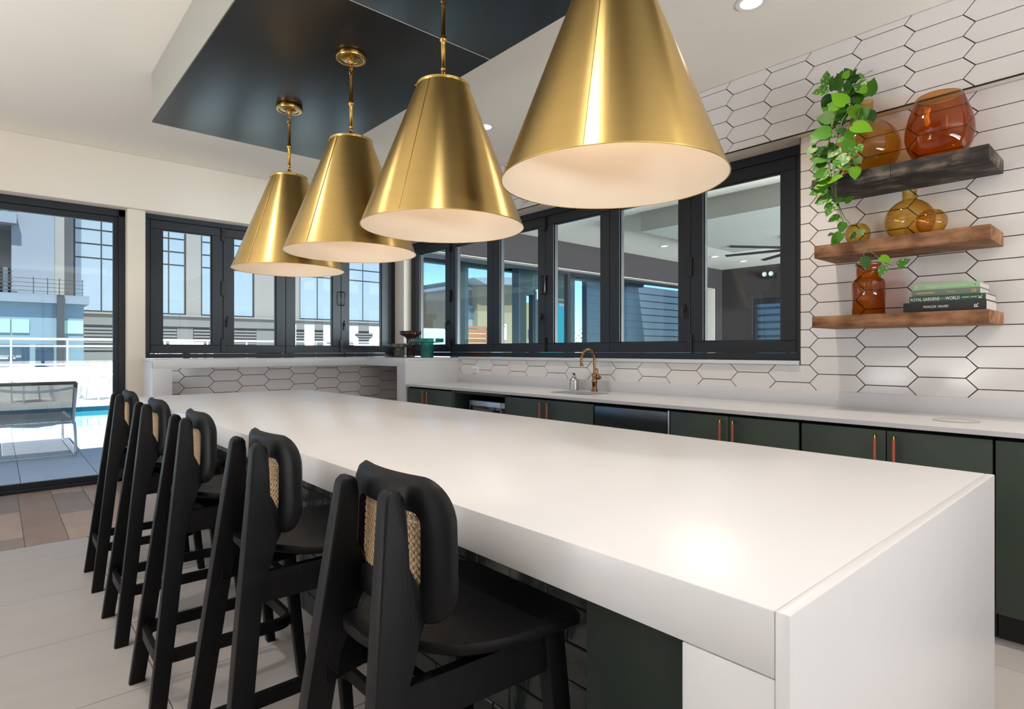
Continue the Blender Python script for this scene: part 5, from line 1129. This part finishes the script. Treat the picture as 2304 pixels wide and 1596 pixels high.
ebx('wall', (7.60, 8.4, -0.02), (7.80, 8.6, 2.9), M_can); ebx('wall', (8.05, 8.4, -0.02), (8.16, 8.6, 2.9), M_can); ebx('wall', (8.16, 8.41, 2.36), (9.1, 8.6, 2.9), M_can); ebx('wall', (7.80, 8.41, 2.36), (8.05, 8.6, 2.9), M_can); ebx('wall', (9.06, 8.4, -0.02), (9.2, 8.6, 2.9), M_can)
td = empty('teal_door', (8.6, 8.45, -0.02)); tag(td, 'plain teal door leaf in the dark entrance wall', 'door'); 
MB().box((-0.42, 0, 0.01), (0.44, 0.05, 2.28), 0.004, 1).build('leaf', mat('teal_paint', C(48, 150, 166), 0.5), td, 35)
MB().tube([(0.30, -0.05, 0.95), (0.30, -0.05, 1.15)], 0.012, 8).build('pull', M_steel, td, 60)
MB().box((0.12, -0.05, 2.20), (0.42, -0.001, 2.25), 0.006, 1).build('closer', M_alu, td, 35); MB().tube([(0.30, -0.04, 2.26), (0.22, -0.10, 2.31), (-0.10, -0.03, 2.34)], 0.010, 6).build('closer_arm', M_alu, td, 60)
MB().box((-0.44, -0.02, 2.285), (0.46, 0.05, 2.375)).build('door_head', mat('olive_trim', C(108, 104, 84), 0.6), td)
ex = empty('exit_sign', (8.12, 8.33, 2.27)); tag(ex, 'white exit sign with green letters by the entrance wall', 'exit sign')
MB().box((-0.10, 0, 0), (0.22, 0.05, 0.19), 0.008, 2).build('case', M_white_pl, ex, 35); MB().box((-0.12, -0.005, 0.15), (0.24, 0.06, 0.20), 0.008, 2).build('top_cover', M_white_pl, ex, 35)
cu = bpy.data.curves.new('letters', 'FONT'); cu.body = 'EXIT'; cu.size = 0.12; cu.align_x = 'CENTER'; ob = bpy.data.objects.new('tmp', cu); COL.objects.link(ob); bpy.context.view_layer.update()
me = bpy.data.meshes.new_from_object(ob.evaluated_get(bpy.context.evaluated_depsgraph_get())); bpy.data.objects.remove(ob); bpy.data.curves.remove(cu)
for v in me.vertices: v.co = Vector((0.06+v.co.x, -0.003, 0.035+v.co.y))
link('letters', me, mat('exit_green', C(20, 150, 96), 0.5), ex)
# lap siding building to the right of the terrace
sd = empty('siding_wall', (13.5, 9.0, -0.02)); tag(sd, 'slate blue lap-sided wall outside the lounge glazing', 'wall'); So = Vector(sd.location)
MB().box(Vector((10.66, 9.34, -0.02))-So, Vector((17, 9.5, 2.95))-So).build('wall', M_darkgap, sd)
for k in range(16): MB().prism([Vector((10.64, 9.30, 0.0+0.185*k))-So, Vector((10.64, 9.34, 0.0+0.185*k))-So, Vector((10.64, 9.34, 0.182+0.185*k))-So, Vector((10.64, 9.32, 0.182+0.185*k))-So], (6.3, 0, 0)).build('siding_board', M_sid, sd)
s2 = empty('siding_wall', (15.2, 5.5, -0.02)); tag(s2, 'slate blue lap-sided wall beyond the lounge end window', 'wall'); So = Vector(s2.location)
MB().box(Vector((15.2, 2.5, -0.02))-So, Vector((15.4, 9.2, 3.3))-So).build('wall', M_darkgap, s2)
for k in range(18): MB().prism([Vector((15.16, 2.5, 0.185*k))-So, Vector((15.2, 2.5, 0.185*k))-So, Vector((15.2, 2.5, 0.182+0.185*k))-So, Vector((15.18, 2.5, 0.182+0.185*k))-So], (0, 6.7, 0)).build('siding_board', M_sid, s2)
# cedar slat screen and low wall
lw_ = box('wall_terrace', (8.2, 15.2, -0.02), (13.0, 15.4, 1.95), M_white_r, kind='structure')
cs_ = empty('cedar_screen', (10.9, 14.0, -0.02)); tag(cs_, 'orange cedar slat screen on the terrace outside the lounge', 'screen')
for k in range(11): MB().box((-0.48, 0, 0.36+0.145*k), (0.62, 0.03, 0.485+0.145*k), 0.004, 1).build('slat', M_wd, cs_)
for x in (-0.36, 0.56): MB().box((x-0.05, 0.031, 0), (x+0.05, 0.12, 1.96)).build('post', M_can, cs_)
MB().box((-0.5, -0.02, 1.96), (0.64, 0.14, 2.02)).build('cap_rail', M_wd, cs_)
# shrub
sh = empty('potted_shrub', (12.65, 11.0, -0.02)); tag(sh, 'leafy light green shrub in a tall pot beside the siding wall', 'shrub')
MB().lathe([(0, 0), (0.16, 0), (0.22, 0.9), (0.24, 0.92), (0.2, 0.94), (0, 0.90)], n=24).build('pot', M_can, sh, 40); MB().cyl((0, 0, 0.88), (0.02, 0, 1.5), 0.02, 0.012, 8).build('trunk', M_stem, sh)
bm = bmesh.new(); rn = random.Random(3)
for k in range(420):
    a, e, r = rn.uniform(0, 2*PI), rn.uniform(-1.2, 1.5), rn.uniform(0.2, 0.5)
    c = Vector((r*math.cos(a)*math.cos(e), r*math.sin(a)*math.cos(e), 1.55+0.45*math.sin(e)*r/0.5)); u = Vector((rn.uniform(-1, 1), rn.uniform(-1, 1), rn.uniform(-1, 1))).normalized(); v = u.orthogonal().normalized()
    bm.faces.new([bm.verts.new(c+p) for p in (-u*0.05, v*0.025, u*0.05, -v*0.025)])
me = bpy.data.meshes.new('foliage'); bm.to_mesh(me); bm.free(); o = link('foliage', me, mat('shrub_leaf', C(120, 160, 70), 0.5, var=0.3, vscale=8), sh); o['kind'] = 'stuff'
# hotel in the distance
ht = empty('hotel', (42, 50, -5)); tag(ht, 'distant tan and beige hotel with a wide overhanging roof', 'building'); Ho = Vector(ht.location)
M_tan = mat('tan_stucco', C(150, 124, 84), 0.85); M_beige = mat('beige_stucco', C(172, 152, 112), 0.85); M_brn = mat('brown_stucco', C(112, 88, 64), 0.85); M_hgl = mat('hotel_window_glass', C(84, 104, 120), 0.15, spec=0.7); M_hwh = mat('hotel_white_panel', C(150, 153, 158), 0.8)
def hbx(name, a, b, m, par=ht): return MB().box(Vector(a)-Ho, Vector(b)-Ho).build(name, m, par)
hbx('wing', (36.6, 51, -5), (39.2, 60, 7.9), M_brn); hbx('wing_parapet', (36.5, 50.9, 7.9), (39.3, 60, 8.25), M_hwh)
hbx('wall', (39.2, 50, -5), (44.8, 60, 5.6), M_beige); hbx('upper_wall', (39.2, 50.01, 5.6), (44.8, 60, 8.7), M_tan)
hbx('wing', (44.8, 51, -5), (50, 60, 7.0), M_beige); hbx('white_bay', (45.4, 50.8, -5), (46.7, 51.1, 6.6), M_hwh); hbx('white_bay', (38.3, 50.8, -5), (39.15, 51.1, 6.2), M_hwh)
MB().prism([Vector((37.6, 48.6, 8.95))-Ho, Vector((46.4, 48.6, 9.75))-Ho, Vector((46.4, 48.6, 9.3))-Ho, Vector((44.8, 48.6, 8.7))-Ho, Vector((39.2, 48.6, 8.4))-Ho], (0, 11, 0)).build('roof', M_hwh, ht)
for x in (38.2, 45.5):
    for z in (-0.9, 1.2, 3.3, 5.4):
        w_ = hbx('window', (x, 50.74, z-0.6), (x+1.1, 50.82, z+0.55), M_hwh)
        for i in range(2):
            for j in range(2): hbx('pane', (x+0.06+0.51*i, 50.7, z-0.55+0.55*j), (x+0.53+0.51*i, 50.745, z-0.06+0.55*j), M_hgl, w_)
for z in (1.2, 3.3): hbx('window', (47.6, 50.9, z-0.5), (48.6, 51.02, z+0.5), M_hgl)
